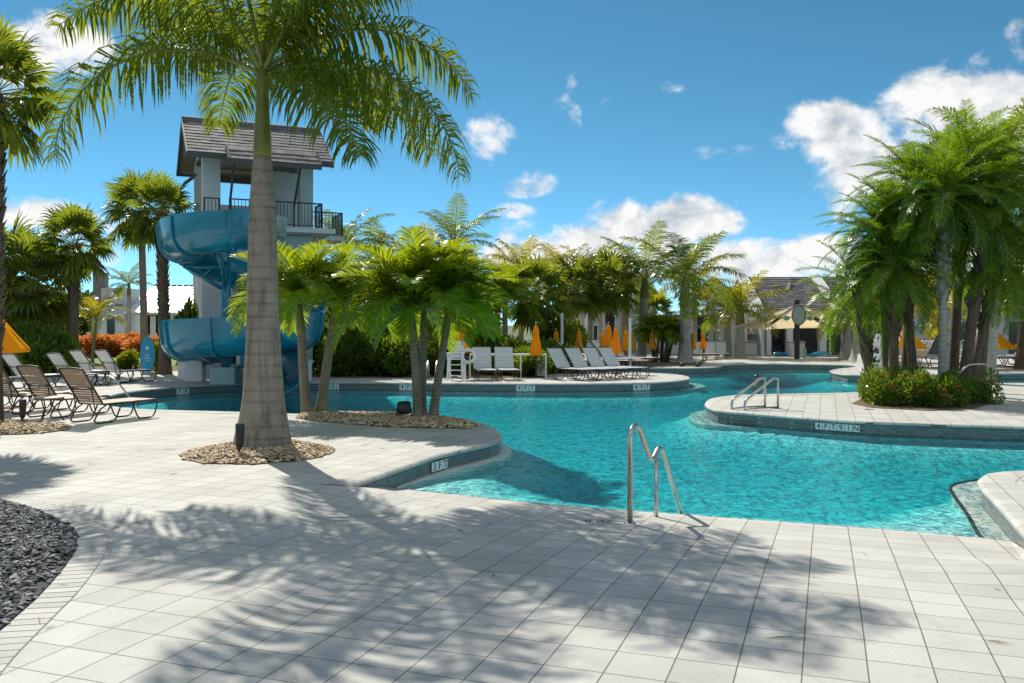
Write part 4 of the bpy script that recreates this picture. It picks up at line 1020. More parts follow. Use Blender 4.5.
m = MB(); AL = A @ Matrix.Translation((0, .078, .01)); m.box((0, 0, 0), (.19, .012, .17), bev=.004, M=AL); m.build('lens', M['glass'], root)
m = MB(); m.tube(smooth_path([(-.14, 0, .2), (-.14, 0, .03), (.14, 0, .03), (.14, 0, .2)], .02), .012, 6); m.lathe([(.06, -.02), (.06, .03)], (0, 0, 0), 12); m.build('bracket', M['black'], root)

# ---- sun loungers
def make_lounger(strap, pitch, name='sun_lounger'):
    root = empty(name, (0, 0, 0), 0, None, 'sun lounger')
    w = .31; hz = .36; hx = -.34; bl = .82; c, s = math.cos(pitch), math.sin(pitch)
    top = (hx-bl*c, hz+bl*s); m = MB()
    for y in (-w, w):
        m.tube(smooth_path([(hx, y, hz), (.82, y, hz), (.93, y, hz-.03), (.97, y, hz-.1)], .08), .016, 8)
    for x, z in ((hx, hz), (.3, hz-.012), (.93, hz-.03)): m.tube([(x, -w, z), (x, w, z)], .013, 8)
    m.build('seat_frame', M['bronze'], root, smooth=True)
    m = MB(); m.tube(smooth_path([(hx, -w, hz), (top[0], -w, top[1]), (top[0]-.01, 0, top[1]+.02), (top[0], w, top[1]), (hx, w, hz)], .06), .016, 8)
    q = .45; mx_, mz = hx-bl*c*q, hz+bl*s*q
    m.tube([(mx_, -w, mz), (mx_-.05, 0, mz-.02), (mx_, w, mz)], .012, 6)
    m.tube([(mx_, -w*.8, mz), (hx-.12, -w*.8, hz-.12)], .011, 6); m.tube([(mx_, w*.8, mz), (hx-.12, w*.8, hz-.12)], .011, 6)
    m.build('back_frame', M['bronze'], root, smooth=True)
    for y in (-w, w):
        for P in ([(hx+.1, y, hz), (hx-.08, y, hz-.1), (hx-.2, y, .06), (hx-.14, y, .016), (hx+.22, y, .016), (hx+.3, y, .06), (hx+.44, y, hz)], [(.34, y, hz), (.46, y, .08), (.52, y, .016), (.82, y, .016), (.9, y, .06), (.97, y, hz-.1)]):
            k = MB(); k.tube(smooth_path(P, .07), .015, 8); k.build('leg', M['bronze'], root, smooth=True)
    m = MB(); x = hx+.06; r = random.Random(int(pitch*100))
    while x < .92:
        m.box((x, 0, hz+.012+r.uniform(-.003, .003)), (.047, 2*w+.03, .008), bev=.003); x += .056
    m.build('seat_straps', strap, root)
    m = MB(); k = .05
    while k < bl-.02:
        A = Matrix.Translation((hx-k*c+.012*s, 0, hz+k*s+.012*c)) @ Matrix.Rotation(pitch, 4, 'Y')
        m.box((0, 0, 0), (.049, 2*w+.03, .008), bev=.003, M=A); k += .056
    m.build('back_straps', strap, root)
    return root
LB = make_lounger(M['brown_strap'], R(56)); LW = make_lounger(M['white_strap'], R(52)); LU = make_lounger(M['white_strap'], R(66))
GB = 'brown strap loungers beside the pebble bed'
def lg(proto, px, py, deg, label, group, k=.92): p = g2(px, py); return place(proto, (p.x, p.y, 0), R(deg), label, group, k)
lg(LB, 106, 421, 66, 'brown strap lounger nearest the pool, its pale seat in full sun', GB)
lg(LB, 62, 416, 68, 'brown strap lounger with raised back beside the round side table', GB)
lg(LB, 24, 412, 68, 'brown strap lounger half hidden behind the stake spotlight', GB)
lg(LB, -18, 409, 68, 'brown strap lounger at the left picture edge', GB)
GL = 'pale strap loungers beyond the brown ones'
lg(LW, 34, 388, 66, 'pale strap lounger in front of the dark bushes by the yellow parasol', GL)
lg(LW, 78, 386.5, 66, 'pale strap lounger standing clear in the middle of the left rows', GL)
lg(LW, 2, 391, 66, 'pale strap lounger under the yellow parasol', GL)
lg(LW, 100, 383.5, 62, 'pale strap lounger in front of the booted palm trunk', GL, .95)
lg(LW, 124, 382.5, 62, 'pale strap lounger nearest the far pool edge with its foot towards the slide', GL, .95)
GP = 'pale strap loungers on the far pool side'
for px, py, dg_, pr, lb, k in ((484, 379.5, -80, LU, 'pale lounger facing the pool right beside the lifeguard chair', .9), (506.5, 379.3, -80, LU, 'pale lounger facing the pool next to the bush under the lone parasol', .9),
        (571, 379.5, -50, LW, 'pale slanted lounger nearest the lone closed parasol, first of the row of four', .95), (589, 379, -50, LW, 'second pale slanted lounger of the row of four', .95), (606, 378.2, -50, LW, 'third pale slanted lounger of the row of four', .95), (622, 377.5, -50, LW, 'pale slanted lounger at the tip end of the row of four', .95),
        (559, 373, -10, LW, 'pale lounger behind the first of the slanted row of four', 1.05), (583, 371.5, -10, LW, 'pale lounger behind the second of the slanted row of four', 1.05), (602, 370.5, -8, LW, 'pale lounger behind the third of the slanted row of four', 1.05),
        (616, 368.5, -25, LW, 'pale lounger beside the frontmost closed parasol', 1.1), (631, 367.2, -30, LW, 'pale lounger in the shade right of the frontmost closed parasol', 1.1), (603, 365.5, -30, LW, 'pale lounger in front of the pale trunk of the grove', 1.1)):
    lg(pr, px, py, dg_, lb, GP, k)
p = g2(528, 380.5)
GQ = 'pale strap loungers along the back of the deck'
for px, py, dg_, lb in ((620, 361.8, -75, 'pale upright lounger behind the paired closed parasols'), (634, 361.3, -80, 'pale upright lounger left of the dark slim royal trunk'), (652, 360.6, -85, 'pale upright lounger right of the dark slim royal trunk'), (666, 360.2, -90, 'pale upright lounger behind the low many stemmed palm'),
        (677, 359.8, -88, 'pale upright lounger just left of the tallest far royal trunk'), (699, 359.6, -92, 'pale upright lounger just right of the tallest far royal trunk'), (711, 359.2, -95, 'pale upright lounger below the pergola, second right of the tallest far royal trunk'), (722, 358.9, -95, 'pale upright lounger left of the two bottle footed palms')):
    lg(LU, px, py, dg_, lb, GQ, .78)
GI2 = 'pale loungers behind the island'
for px, py, dg_, lb in ((912, 367.5, -150, 'pale lounger glimpsed left of the pale island trunk'), (955, 368, -150, 'pale lounger glimpsed between the dark island trunks'), (968, 366.5, 30, 'pale lounger just left of the thick grey royal trunk'), (1003, 367, 160, 'pale lounger under the right hand yellow parasol'), (1018, 366, 160, 'pale lounger at the right picture edge across the strip of water'), (1034, 365, 160, 'pale lounger just outside the right picture edge'), (895, 366.5, 20, 'pale lounger behind the pool lift')):
    lg(LW, px, py, dg_, lb, GI2, 1.1)

# ---- side tables
def table(px, py, label, mat, k=1.0):
    p = g2(px, py); root = empty('side_table', (p.x, p.y, 0), 0, label, 'side table', None, k)
    m = MB(); m.lathe([(.24, .40), (.245, .41), (.245, .425), (.235, .43)], (0, 0, 0), 24); m.build('tabletop', mat, root, smooth=True, angle=40)
    m = MB(); m.tube([(.235*math.cos(a), .235*math.sin(a), .39) for a in [2*PI*i/20 for i in range(20)]], .012, 6, closed=True); m.build('rim', M['bronze'], root)
    for i in range(3):
        a = 2*PI*i/3+.4; k_ = MB(); k_.tube([(.2*math.cos(a), .2*math.sin(a), .39), (.13*math.cos(a), .13*math.sin(a), .2), (.24*math.cos(a), .24*math.sin(a), 0)], .012, 6); k_.build('leg', M['bronze'], root)
table(49, 421, 'small round bronze side table between the two nearest brown loungers', M['brown_strap'])
table(100, 385, 'small white topped side table between the pale loungers', M['white'])
table(640, 375, 'small dark side table at the tip of the far peninsula', M['brown_strap'], 1.2)

# ---- parasols
def open_parasol(px, d, apex, edge, rad_px, label, lift=0):
    root = empty('parasol', (XY(px, d), d, 0), .3, label, 'parasol', 'open yellow parasols'); za, ze = ZH(apex, d), ZH(edge, d); r_ = rad_px*d/F; n = 8
    m = MB(); rows = []
    for j in range(6):
        u = j/5; ring = []
        for k in range(n*4):
            a = 2*PI*k/(n*4); f = math.cos(PI/n)/math.cos(((a+PI/n) % (2*PI/n))-PI/n); sag = 1-.04*math.sin(u*PI)*(1-abs(f-1)*8)
            ring.append((r_*u*f*math.cos(a)*sag+.001*math.cos(a), r_*u*f*math.sin(a)*sag+.001*math.sin(a), za+(ze-za)*(u**1.1)))
        rows.append(ring)
    nn = n*4; m.v = [v for r in rows for v in r]+[(v[0]*1.005, v[1]*1.005, v[2]-.07) for v in rows[-1]]
    for j in range(6):
        for k in range(nn): l = (k+1) % nn; m.f.append((j*nn+k, (j+1)*nn+k, (j+1)*nn+l, j*nn+l))
    m.build('canopy', M['yellow_c'], root)
    m = MB(); m.tube([(0, 0, 0), (0, 0, za+.06)], .022, 8); m.build('pole', M['white'], root, smooth=True)
    for k in range(8):
        a = 2*PI*k/8; q = MB(); q.tube([(0, 0, za-.05), (r_*.97*math.cos(a), r_*.97*math.sin(a), ze-.015)], .008, 5); q.build('rib', M['bronze'], root)
    m = MB(); m.lathe([(.22, 0), (.22, .05), (.05, .09), (.05, .2)], (0, 0, 0), 18); m.build('base', M['bronze'], root)
M['yellow_c'] = leafmat('yellow_canvas_cloth', [(0, (0.85, 0.40, 0.02)), (1, (0.85, 0.40, 0.02))], (0.95, 0.42, 0.02), 0.5, 0.0)
open_parasol(-26, 17.5, 288, 349, 50, 'open yellow parasol whose edge hangs into the left side above the pale loungers')
open_parasol(990, 34, 326, 347, 24, 'open yellow parasol behind the thick grey royal trunk at right')
open_parasol(906, 35, 328, 347, 20, 'open yellow parasol glimpsed between the island date palms')
open_parasol(1040, 36, 324, 346, 24, 'open yellow parasol cut by the right picture edge')
def closed_parasol():
    root = empty('closed_parasol', (0, 0, 0), 0, None, 'parasol', 'closed yellow parasols')
    m = MB(); m.lathe([(.02, 2.04), (.06, 2.0), (.10, 1.86), (.13, 1.76), (.105, 1.73), (.14, 1.5), (.19, 1.2), (.235, .93), (.23, .88), (.12, .87)], (0, 0, 0), 48, .13, 8); m.build('canopy', M['yellow_c'], root, smooth=True)
    m = MB(); m.tube([(0, 0, 0), (0, 0, 2.1)], .024, 8); m.build('pole', M['bronze'], root)
    m = MB(); m.lathe([(.012, 2.1), (.03, 2.12), (.012, 2.16)], (0, 0, 0), 10); m.build('finial', M['white'], root)
    m = MB(); m.lathe([(.22, 0), (.22, .05), (.05, .09), (.05, .2)], (0, 0, 0), 18); m.build('base', M['bronze'], root)
    return root
CP = closed_parasol()
for px, top, by, lb in ((463, 314, 378.5, 'closed yellow parasol standing behind the lifeguard chair'), (536, 322, 378, 'lone closed yellow parasol between the loungers facing the pool and the slanted row'), (556, 328, 371, 'closed yellow parasol half hidden behind the first olive green palm of the grove'),
        (579, 328, 370.5, 'closed yellow parasol over the slanted row of four loungers'), (603, 330, 369.5, 'closed yellow parasol tucked against the left of the paired parasols'), (608.5, 322, 371, 'taller of the paired closed yellow parasols'), (616, 325, 374, 'frontmost closed yellow parasol with the side table at its foot'),
        (626, 327, 366.5, 'closed yellow parasol in front of the reddish palm trunk'), (632, 330, 364.5, 'closed yellow parasol right behind the white pole'), (652, 330, 363, 'closed yellow parasol left of the low many stemmed palm'),
        (692.5, 331, 362, 'slightly opened yellow parasol just right of the tallest far royal trunk'), (703, 331, 361.5, 'closed yellow parasol under the pergola beam'), (406, 327, 372, 'closed orange yellow parasol glimpsed behind the clump of three christmas palms'), (745, 338, 354, 'tiny closed yellow parasol near the bar counter')):
    d_ = DG(by); h_ = ZH(top, d_); o = place(CP, (XY(px, d_), d_, 0), px, lb, None, h_/2.16)
o = MB(); d_ = DG(369); o.tube([(0, 0, 0), (0, 0, ZH(318, d_))], .05, 10); o.lathe([(.1, 0), (.1, .03)], (0, 0, 0), 12); o = o.build('light_pole', M['white'], None); o.location = (XY(630, d_), d_, 0); tag(o, 'slim white pole standing among the closed parasols', 'pole')
o = MB(); d_ = DG(371); o.tube([(0, 0, 0), (0, 0, ZH(313, d_))], .055, 10); o.lathe([(.1, 0), (.1, .03)], (0, 0, 0), 12); o = o.build('light_pole', M['stucco'], None); o.location = (XY(562, d_), d_, 0); tag(o, 'slim grey pole rising behind the slanted lounger row', 'pole')
o = MB(); d_ = 30; o.tube([(0, 0, 0), (0, 0, ZH(305, d_))], .14, 12); o.lathe([(.2, 0), (.2, .05)], (0, 0, 0), 12); o = o.build('slide_post', M['slide'], None); o.location = (XY(385, d_), d_, 0); tag(o, 'tall blue steel post standing in the bushes right of the slide', 'post')

# ---- lifeguard chair
p = g2(456, 380); k = ZH(341, p.y)/1.45
root = empty('lifeguard_chair', (p.x, p.y, 0), R(-4), 'white wooden lifeguard chair with ladder front standing at the far pool edge', 'lifeguard chair', None, k)
for s in (-1, 1):
    m = MB(); m.bar((s*.27, -.36, 0), (s*.25, -.22, .92), .07, .05, bev=.008); m.bar((s*.27, .34, 0), (s*.25, .14, 1.02), .07, .05, bev=.008); m.bar((s*.27, -.3, .3), (s*.27, .28, .3), .05, .05); m.bar((s*.27, -.25, .62), (s*.27, .22, .62), .05, .05)
    m.build('side_frame', M['white'], root)
    m = MB(); m.bar((s*.28, -.3, 1.0), (s*.28, .22, 1.0), .07, .04, bev=.008); m.bar((s*.27, -.24, .78), (s*.28, -.27, 1.0), .05, .05); m.build('armrest', M['white'], root)
for z, y in ((.18, -.345), (.38, -.315), (.58, -.285)):
    m = MB(); m.box((0, y, z), (.56, .1, .035), bev=.006); m.build('step', M['white'], root)
m = MB()
for i in range(4): m.box((0, -.2+i*.125, .78), (.56, .11, .03), bev=.006)
m.build('seat', M['white'], root)
m = MB()
for i in range(5): z = .88+i*.125; m.box((0, .22+(z-.8)*.12, z), (.54, .025, .11), bev=.006)
for s in (-1, 1): m.bar((s*.22, .22, .74), (s*.22, .31, 1.46), .05, .04)
m.build('backrest', M['white'], root)
p = g2(468, 379.5)
root = empty('life_ring', (XY(468.5, 27.3), 27.3, ZH(356, 27.3)), R(-12), 'white ring buoy hanging at the right side of the lifeguard chair', 'ring buoy')
m = MB(); m.tube([(.19*math.cos(a), 0, .19*math.sin(a)) for a in [2*PI*i/28 for i in range(28)]], .045, 12, closed=True); m.build('ring', M['white'], root, smooth=True)
m = MB(); m.tube([(.25*math.cos(a), 0, .25*math.sin(a)) for a in [2*PI*i/28 for i in range(28)]], .008, 5, closed=True); m.build('grab_line', M['white'], root)
m = MB(); m.tube([(-.12, .0, -.1), (-.1, 0, -ZH(356, 27.3))], .03, 8); m.build('stand', M['white'], root)
# barrier rail behind the loungers
d_ = 28.2; xa_, xb_ = XY(470, d_), XY(546, d_); zr = ZH(354.5, d_)
root = empty('barrier_rail', (xa_, d_, 0), 0, 'thin white barrier rail on slim posts behind the loungers facing the pool', 'railing')
m = MB(); m.tube([(0, 0, zr), (xb_-xa_, 0, zr)], .035, 8); m.build('rail', M['white'], root)
for i in range(4):
    q = MB(); q.tube([((xb_-xa_)*i/3, 0, 0), ((xb_-xa_)*i/3, 0, zr)], .025, 8); q.build('post', M['white'], root)
o = MB(); o.box((0, 0, .28), (.3, .3, .52), bev=.02); o.box((0, 0, .56), (.36, .36, .06), bev=.02); o = o.build('litter_bin', M['stucco'], None); o.location = (XY(541, 28.9), 28.9, 0); tag(o, 'small grey bin behind the lone closed parasol', 'bin')

# ---- surfboard sign
d_ = DG(373.5); root = empty('surfboard_sign', (XY(147.5, d_), d_, 0), R(4), 'blue surfboard shaped sign with white star and lettering standing upright by the lawn', 'sign')
hs = ZH(336, d_); m = MB(); P = []
for i in range(28):
    a = 2*PI*i/28; z = hs*.5-hs*.5*math.cos(a) if False else hs*.5+hs*.49*math.sin(a); u = (z/hs-.5)*2
    P.append((.25*(max(0, 1-abs(u)**2.4)**.6)*(1 if math.cos(a) > 0 else -1)*(1 if abs(math.cos(a)) > 1e-6 else 0)*(.96 if u > 0 else 1), z))
vs = [(x, -.025, z) for x, z in P]+[(x, .025, z) for x, z in P]; n = 28
m.add(vs, [tuple(range(n)), tuple(range(2*n-1, n-1, -1))]+[(i, n+i, n+(i+1) % n, (i+1) % n) for i in range(n)]); m.build('board', M['blue'], root)
m = MB()
st_ = [((.09 if i % 2 == 0 else .035)*math.sin(PI*i/5), (.09 if i % 2 == 0 else .035)*math.cos(PI*i/5)) for i in range(10)]
m.add([(x, -.03, hs*.68+z) for x, z in st_]+[(0, -.031, hs*.68)], [(i, (i+1) % 10, 10) for i in range(10)]); m.build('star', M['white'], root)
m = MB()
for i, (w_, z_) in enumerate(((.2, .5), (.16, .45), (.22, .4), (.12, .35))):
    for q in range(4): m.box((-w_/2+w_*(q+.5)/4, -.028, hs*z_), (w_/4*.7, .004, .02))
m.build('lettering', M['white'], root)
m = MB(); m.box((0, .0, .03), (.34, .2, .06), bev=.01); m.build('base', M['stucco'], root)

# ---- pool lift with its cover, right of the bar
p = g2(872, 369); root = empty('pool_lift', (p.x, p.y, 0), R(10), 'pale covered pool lift with a small dark panel at the island back edge', 'pool lift', None, 1.0)
u_ = p.y/F
m = MB(); m.v = [(-10*u_, -.3, 0), (10*u_, -.3, 0), (10*u_, .5, 0), (-10*u_, .5, 0), (-9.2*u_, -.25, 15*u_), (9*u_, -.25, 15*u_), (9*u_, .4, 15*u_), (-9.2*u_, .4, 15*u_)]; m.f = [(3, 2, 1, 0), (4, 5, 6, 7), (0, 1, 5, 4), (1, 2, 6, 5), (2, 3, 7, 6), (3, 0, 4, 7)]; m.build('body', M['white'], root)
m = MB(); m.v = [(-6*u_, .0, 15*u_), (4*u_, .0, 15*u_), (4*u_, .3, 15*u_), (-6*u_, .3, 15*u_), (-8*u_, .2, 24*u_), (3*u_, .2, 24*u_), (3*u_, .3, 24*u_), (-8*u_, .3, 24*u_)]; m.f = [(3, 2, 1, 0), (4, 5, 6, 7), (0, 1, 5, 4), (1, 2, 6, 5), (2, 3, 7, 6), (3, 0, 4, 7)]; m.build('seat_cover', M['white'], root)
m = MB(); m.tube(smooth_path([(5*u_, .3, 15*u_), (10*u_, .3, 34*u_), (14*u_, .3, 34*u_), (15*u_, .3, 10*u_)], .1), .05, 8); m.build('arm', M['white'], root)
m = MB(); m.box((0, -.27, 8*u_), (8*u_, .02, 2*u_)); m.build('panel', M['black'], root)

# ---- swimmer, far out in the pool behind the island rails: head, neck and shoulders above the water
def swimmer(px, d, label, rz, hair):
    root = empty('person', (XY(px, d), d, ZW), rz, label, 'person')
    m = MB()
    prof = [(.0, -.42, .12, .10), (.0, -.28, .15, .11), (0, -.12, .185, .115), (0, -.055, .18, .105), (0, -.015, .10, .08), (0, .02, .058, .058), (0, .06, .054, .056), (-.006, .085, .06, .07), (-.012, .12, .07, .085), (-.008, .17, .078, .095), (0, .215, .076, .096), (.006, .255, .058, .078), (.008, .28, .02, .03)]
    n = 16; rows = []
    for y, z, rx, ry in prof:
        for k_ in range(n): a = 2*PI*k_/n; m.v.append((rx*math.cos(a), y+ry*math.sin(a)*.9-(.012 if .1 < z < .16 and math.sin(a) < -.95 else 0), z))
    for i in range(len(prof)-1):
        for k_ in range(n): l = (k_+1) % n; m.f.append((i*n+k_, i*n+l, (i+1)*n+l, (i+1)*n+k_))
    m.f.append(tuple(range((len(prof)-1)*n, len(prof)*n))); m.build('body', M['skin'], root, smooth=True)
    m = MB(); m.ell((0, .018, .215), (.088, .1, .085), 14, 9); m.build('hair', M['hair'], root, smooth=True)
M['skin'] = simple('skin', (0.42, 0.25, 0.17), 0.5); M['hair'] = simple('dark_hair', (0.02, 0.015, 0.012), 0.5)
swimmer(757, 28.8, 'dark haired swimmer in the pool, head above the water behind the island rails', R(20), 0)
for px, py, lb in ((683, 367.0, 'small dark lamp at the edge of the second peninsula'), (699, 367.2, 'small dark lamp nearer the tip of the second peninsula')):
    p = g2(px, py); o = MB(); o.lathe([(.1, 0), (.1, .05), (.07, .14), (.03, .17)], (0, 0, 0), 12); o.tube([(0, 0, .1), (.16, 0, .13)], .05, 8); o = o.build('deck_light', M['black'], None); o.location = (p.x, p.y+.25, .004); tag(o, lb, 'garden light')

# ---- a few fallen leaflets on the paving
m = MB(); r = random.Random(77)
for k in range(70):
    q = Vector((r.uniform(-6, 5), r.uniform(4.3, 12.5)))
    if inside(q, OUT) or inside(q, bed) or dentry(q) < .5: continue
    a = r.uniform(0, 6.28); l = r.uniform(.03, .12); w = r.uniform(.004, .009); z = deckz(q)+.006
    d = Vector((math.cos(a), math.sin(a), 0)); n_ = Vector((-d.y, d.x, 0)); p = Vector((q.x, q.y, z))
    m.add([p-d*l, p+n_*w+UP*.006, p+d*l+UP*.004, p-n_*w], [(0, 3, 2, 1)])
tag(m.build('leaf_litter', M['boot']), 'scattered dry palm leaflets lying on the paving', None, None, 'stuff')
# ================================================================== BUILDINGS AND SLIDE
# ---- slide tower
TD = 29.0; u = TD/F
yaw = R(25)
root = empty('slide_tower', (XY(252, TD), TD+.6, 0), yaw, 'grey stucco slide tower with tiled gable roof and balconies behind the blue water slide', 'tower')
W_, D_ = 3.6, 3.0; zf_ = ZH(230, TD); ze = ZH(156, TD); zr_ = ZH(117, TD)+.05
m = MB(); m.box((0, D_/2-.3, zf_/2-.05), (W_, D_, zf_-.1), bev=.01); m.build('base_wall', M['stucco'], root)
m = MB(); m.box((.28, D_/2-.75, zf_), (W_+.55, D_+1.0, .16)); m.build('balcony_slab', M['stucco'], root)
for x, y, w, d_ in ((-W_/2+.3, -.12, .55, .5), (W_/2-.22, -.12, .45, .45), (-W_/2+.22, D_-.6, .4, .4), (W_/2-.22, D_-.6, .45, .4)):
    m = MB(); m.box((x, y, (zf_+ze)/2+.1), (w, d_, ze-zf_+.1), bev=.008); m.build('pier', M['stucco'], root)
m = MB(); m.box((-.35, D_-.5, zf_+.62), (W_-1.5, .14, 1.1)); m.build('rear_parapet', M['stucco'], root)
m = MB(); m.box((.95, D_-.9, (zf_+ze)/2), (1.0, .16, ze-zf_)); m.build('rear_wall', M['stucco'], root)
m = MB(); m.box((-.2, D_-.2, ze-.32), (W_-.9, .12, .2)); m.box((0, D_/2-.4, ze+.06), (W_-.1, D_-.2, .12)); m.build('beam', M['fascia'], root)
def tile_roof(name, x0, x1, y_e, z_e, y_r, z_r, parent, rows, th=.05):
    """rows of flat tiles on one slope; each row steps over the one below"""
    m = MB(); r = random.Random(7); dy, dz = (y_r-y_e)/rows, (z_r-z_e)/rows; L_ = math.hypot(dy, dz); a = math.atan2(dz, dy if dy > 0 else -dy); sg = 1 if dy > 0 else -1
    for i in range(rows):
        x = x0-(.15 if i % 2 else 0)
        while x < x1:
            w = .3; xa, xb = max(x, x0), min(x+w-.006, x1)
            if xb-xa > .02:
                A = Matrix.Translation(((xa+xb)/2, y_e+dy*(i+.5), z_e+dz*(i+.5)+.03+r.uniform(0, .006))) @ Matrix.Rotation(sg*(a-.06), 4, 'X')
                m.box((0, 0, 0), (xb-xa, L_*1.12, th*.7), M=A)
            x += w
    m.build(name, M['roof'], parent)
    return
ridge_y = D_/2-.55; ey = -1.05
sl = (zr_-ze+.15)/(ridge_y-ey)
rt = empty('roof_assembly', (0, 0, 0)); rt.parent = root; rt.name = 'roof'
tile_roof('roof_tiles', -W_/2-.5, W_/2+.5, ey, ze-.12, ridge_y, zr_, rt, 11)
tile_roof('roof_tiles', -W_/2-.5, W_/2+.5, 2*ridge_y-ey, ze-.12, ridge_y, zr_, rt, 11)
m = MB(); m.tube([(-W_/2-.52, ridge_y, zr_+.03), (W_/2+.52, ridge_y, zr_+.03)], .08, 8); m.build('ridge_tiles', M['roof'], rt)
m = MB()
for s in (-1, 1):
    for yy in (ey, 2*ridge_y-ey):
        m.bar((s*(W_/2+.5), yy, ze-.2), (s*(W_/2+.5), ridge_y, zr_-.08), .07, .2)
for yy in (ey-.02, 2*ridge_y-ey+.02): m.box((0, yy, ze-.19), (W_+1.08, .08, .16))
m.build('fascia', M['fascia'], rt)
m = MB()
for s in (-1, 1):
    yy = ey if s < 0 else 2*ridge_y-ey
    m.add([(-W_/2-.48, yy, ze-.2), (W_/2+.48, yy, ze-.2), (W_/2+.48, ridge_y, zr_-.1), (-W_/2-.48, ridge_y, zr_-.1)], [(0, 1, 2, 3)])
m.build('soffit', M['wood'], rt)
# gable infill
m = MB()
for x in (-W_/2+.1, W_/2-.1): m.prism([(0, 0)], 0, 0) if False else m.add([(x-.06, -.3, ze+.1), (x-.06, D_-.7, ze+.1), (x-.06, ridge_y, zr_-.25), (x+.06, -.3, ze+.1), (x+.06, D_-.7, ze+.1), (x+.06, ridge_y, zr_-.25)], [(0, 1, 2), (5, 4, 3), (0, 3, 4, 1), (1, 4, 5, 2), (2, 5, 3, 0)])
m.build('gable_wall', M['stucco'], rt)
# lower awning roof over the balcony with two brackets
aw = empty('awning', (0, 0, 0)); aw.parent = root
x0_, x1_ = -W_/2+.72, W_/2-.05; ya = ey-.55; za_ = ze-.35
tile_roof('awning_tiles', x0_, x1_, ya, za_, ey+.1, za_+.52, aw, 3)
m = MB(); m.box(((x0_+x1_)/2, ya-.03, za_-.06), (x1_-x0_+.1, .08, .14))
for x in (x0_-.03, x1_+.03): m.bar((x, ya, za_-.04), (x, ey+.1, za_+.5), .08, .2)
m.build('awning_fascia', M['fascia'], aw)
for x in (x0_+.15, x1_-.6): m = MB(); m.bar((x, -.38, zf_+.9), (x, ya+.2, za_-.1), .07, .07); m.bar((x, -.36, zf_+.1), (x, -.36, zf_+1.0), .06, .06); m.build('bracket', M['fascia'], aw)
def railing(pts, h, name, parent, step=.11):
    m = MB()
    for a, b in zip(pts, pts[1:]):
        a, b = Vector(a), Vector(b); L_ = (b-a).length; n = int(L_/step)
        for i in range(n+1): q = a.lerp(b, i/n); m.bar(q+UP*.06, q+UP*h, .018, .018)
        m.bar(a+UP*h, b+UP*h, .05, .04); m.bar(a+UP*.08, b+UP*.08, .03, .03)
        for q in (a, b): m.bar(q, q+UP*(h+.02), .05, .05)
    m.build(name, M['dark'], parent)
rh = .82; yb_ = -1.2
railing([(-.1-.9, yb_+.02, zf_+.08), (W_/2+.1, yb_+.02, zf_+.08), (W_/2+.1, -.3, zf_+.08)], rh, 'balcony_railing', root)
railing([(-W_/2+.0, yb_+.1, zf_+.08), (-W_/2+.45, yb_+.1, zf_+.08)], rh, 'balcony_railing', root)
m = MB(); m.box((W_/2+.72, D_/2+.2, zf_-.02), (1.3, 1.6, .16)); m.build('side_landing', M['stucco'], root)
railing([(W_/2+.15, -.55+D_/2+.0, zf_+.08), (W_/2+1.32, -.55+D_/2, zf_+.08), (W_/2+1.32, D_/2+.9, zf_+.08)], rh, 'side_railing', root)
m = MB(); m.box((-W_/2+.05-.02, .9, 2.1), (.02, .5, .3)); m.build('wall_sign', M['pale_stucco'], root)
m = MB(); m.box((-.75, -.315, 2.0), (.5, .03, 1.3)); m.build('lattice_panel', M['wood'], root)
m = MB(); m.box((-W_/2-.35, .5, ze-.55), (.5, .8, .06), M=Matrix.Translation((-W_/2-.3, .6, ze-.75)) @ Matrix.Rotation(R(-40), 4, 'Y')); m.build('side_hood', M['fascia'], root)

# ---- water slide
HD = 25.7; hc = Vector((XY(244, HD), HD)); RR = 1.7
root = empty('water_slide', (hc.x, hc.y, 0), 0, 'blue fibreglass spiral water slide of open half pipe round a blue column', 'water slide')
K = [(-82, 3.72), (-120, 3.66), (-180, 3.5), (-230, 3.0), (-270, 2.45), (-320, 1.4), (-360, 1.05), (-400, .95), (-435, .88), (-500, .8), (-540, .72), (-600, .5), (-650, .28)]
path = []
for (a0, z0), (a1, z1) in zip(K, K[1:]):
    n = max(2, int(abs(a1-a0)/6))
    for i in range(n): s = i/n; path.append((R(a0+(a1-a0)*s), z0+(z1-z0)*s))
path.append((R(K[-1][0]), K[-1][1]))
# smooth the heights
zs = [p[1] for p in path]
for _ in range(6): zs = [zs[0]]+[(zs[i-1]+2*zs[i]+zs[i+1])/4 for i in range(1, len(zs)-1)]+[zs[-1]]
C3 = [Vector((RR*math.cos(a), RR*math.sin(a), z)) for (a, _), z in zip(path, zs)]
OUTW = [Vector((math.cos(a), math.sin(a), 0)) for a, _ in path]
# entry run from the tower, exit run to the pool
e0 = [Vector((C3[0].x+.05+.12*(1-i/6), C3[0].y+2.6*(1-i/6)**1.4, 3.78+.12*(1-i/6))) for i in range(6)]
o0 = [Vector((1*(1-i/6)+OUTW[0].x*i/6, OUTW[0].y*i/6-.0, 0)).normalized() for i in range(6)]
lastp, lo = C3[-1], OUTW[-1]; x1 = [Vector((lastp.x+(XY(284, 23.9)-hc.x-lastp.x)*min(1, (i/7)), lastp.y+(23.5-hc.y-lastp.y)*i/7, .1-.22*i/7)) for i in range(1, 8)]
C3 = e0+C3+x1; OUTW = o0+OUTW+[lo.lerp(Vector((1, 0, 0)), min(1, i/3)).normalized() for i in range(1, 8)]
def section(r0, inner, outer, n=14):
    P = [(-r0, r0+inner)]
    for k in range(n+1): a = PI+PI*k/n; P.append((r0*math.cos(a), r0+r0*math.sin(a)))
    P += [(r0+.03, r0+outer*.5), (r0+.04, r0+outer)]
    return P
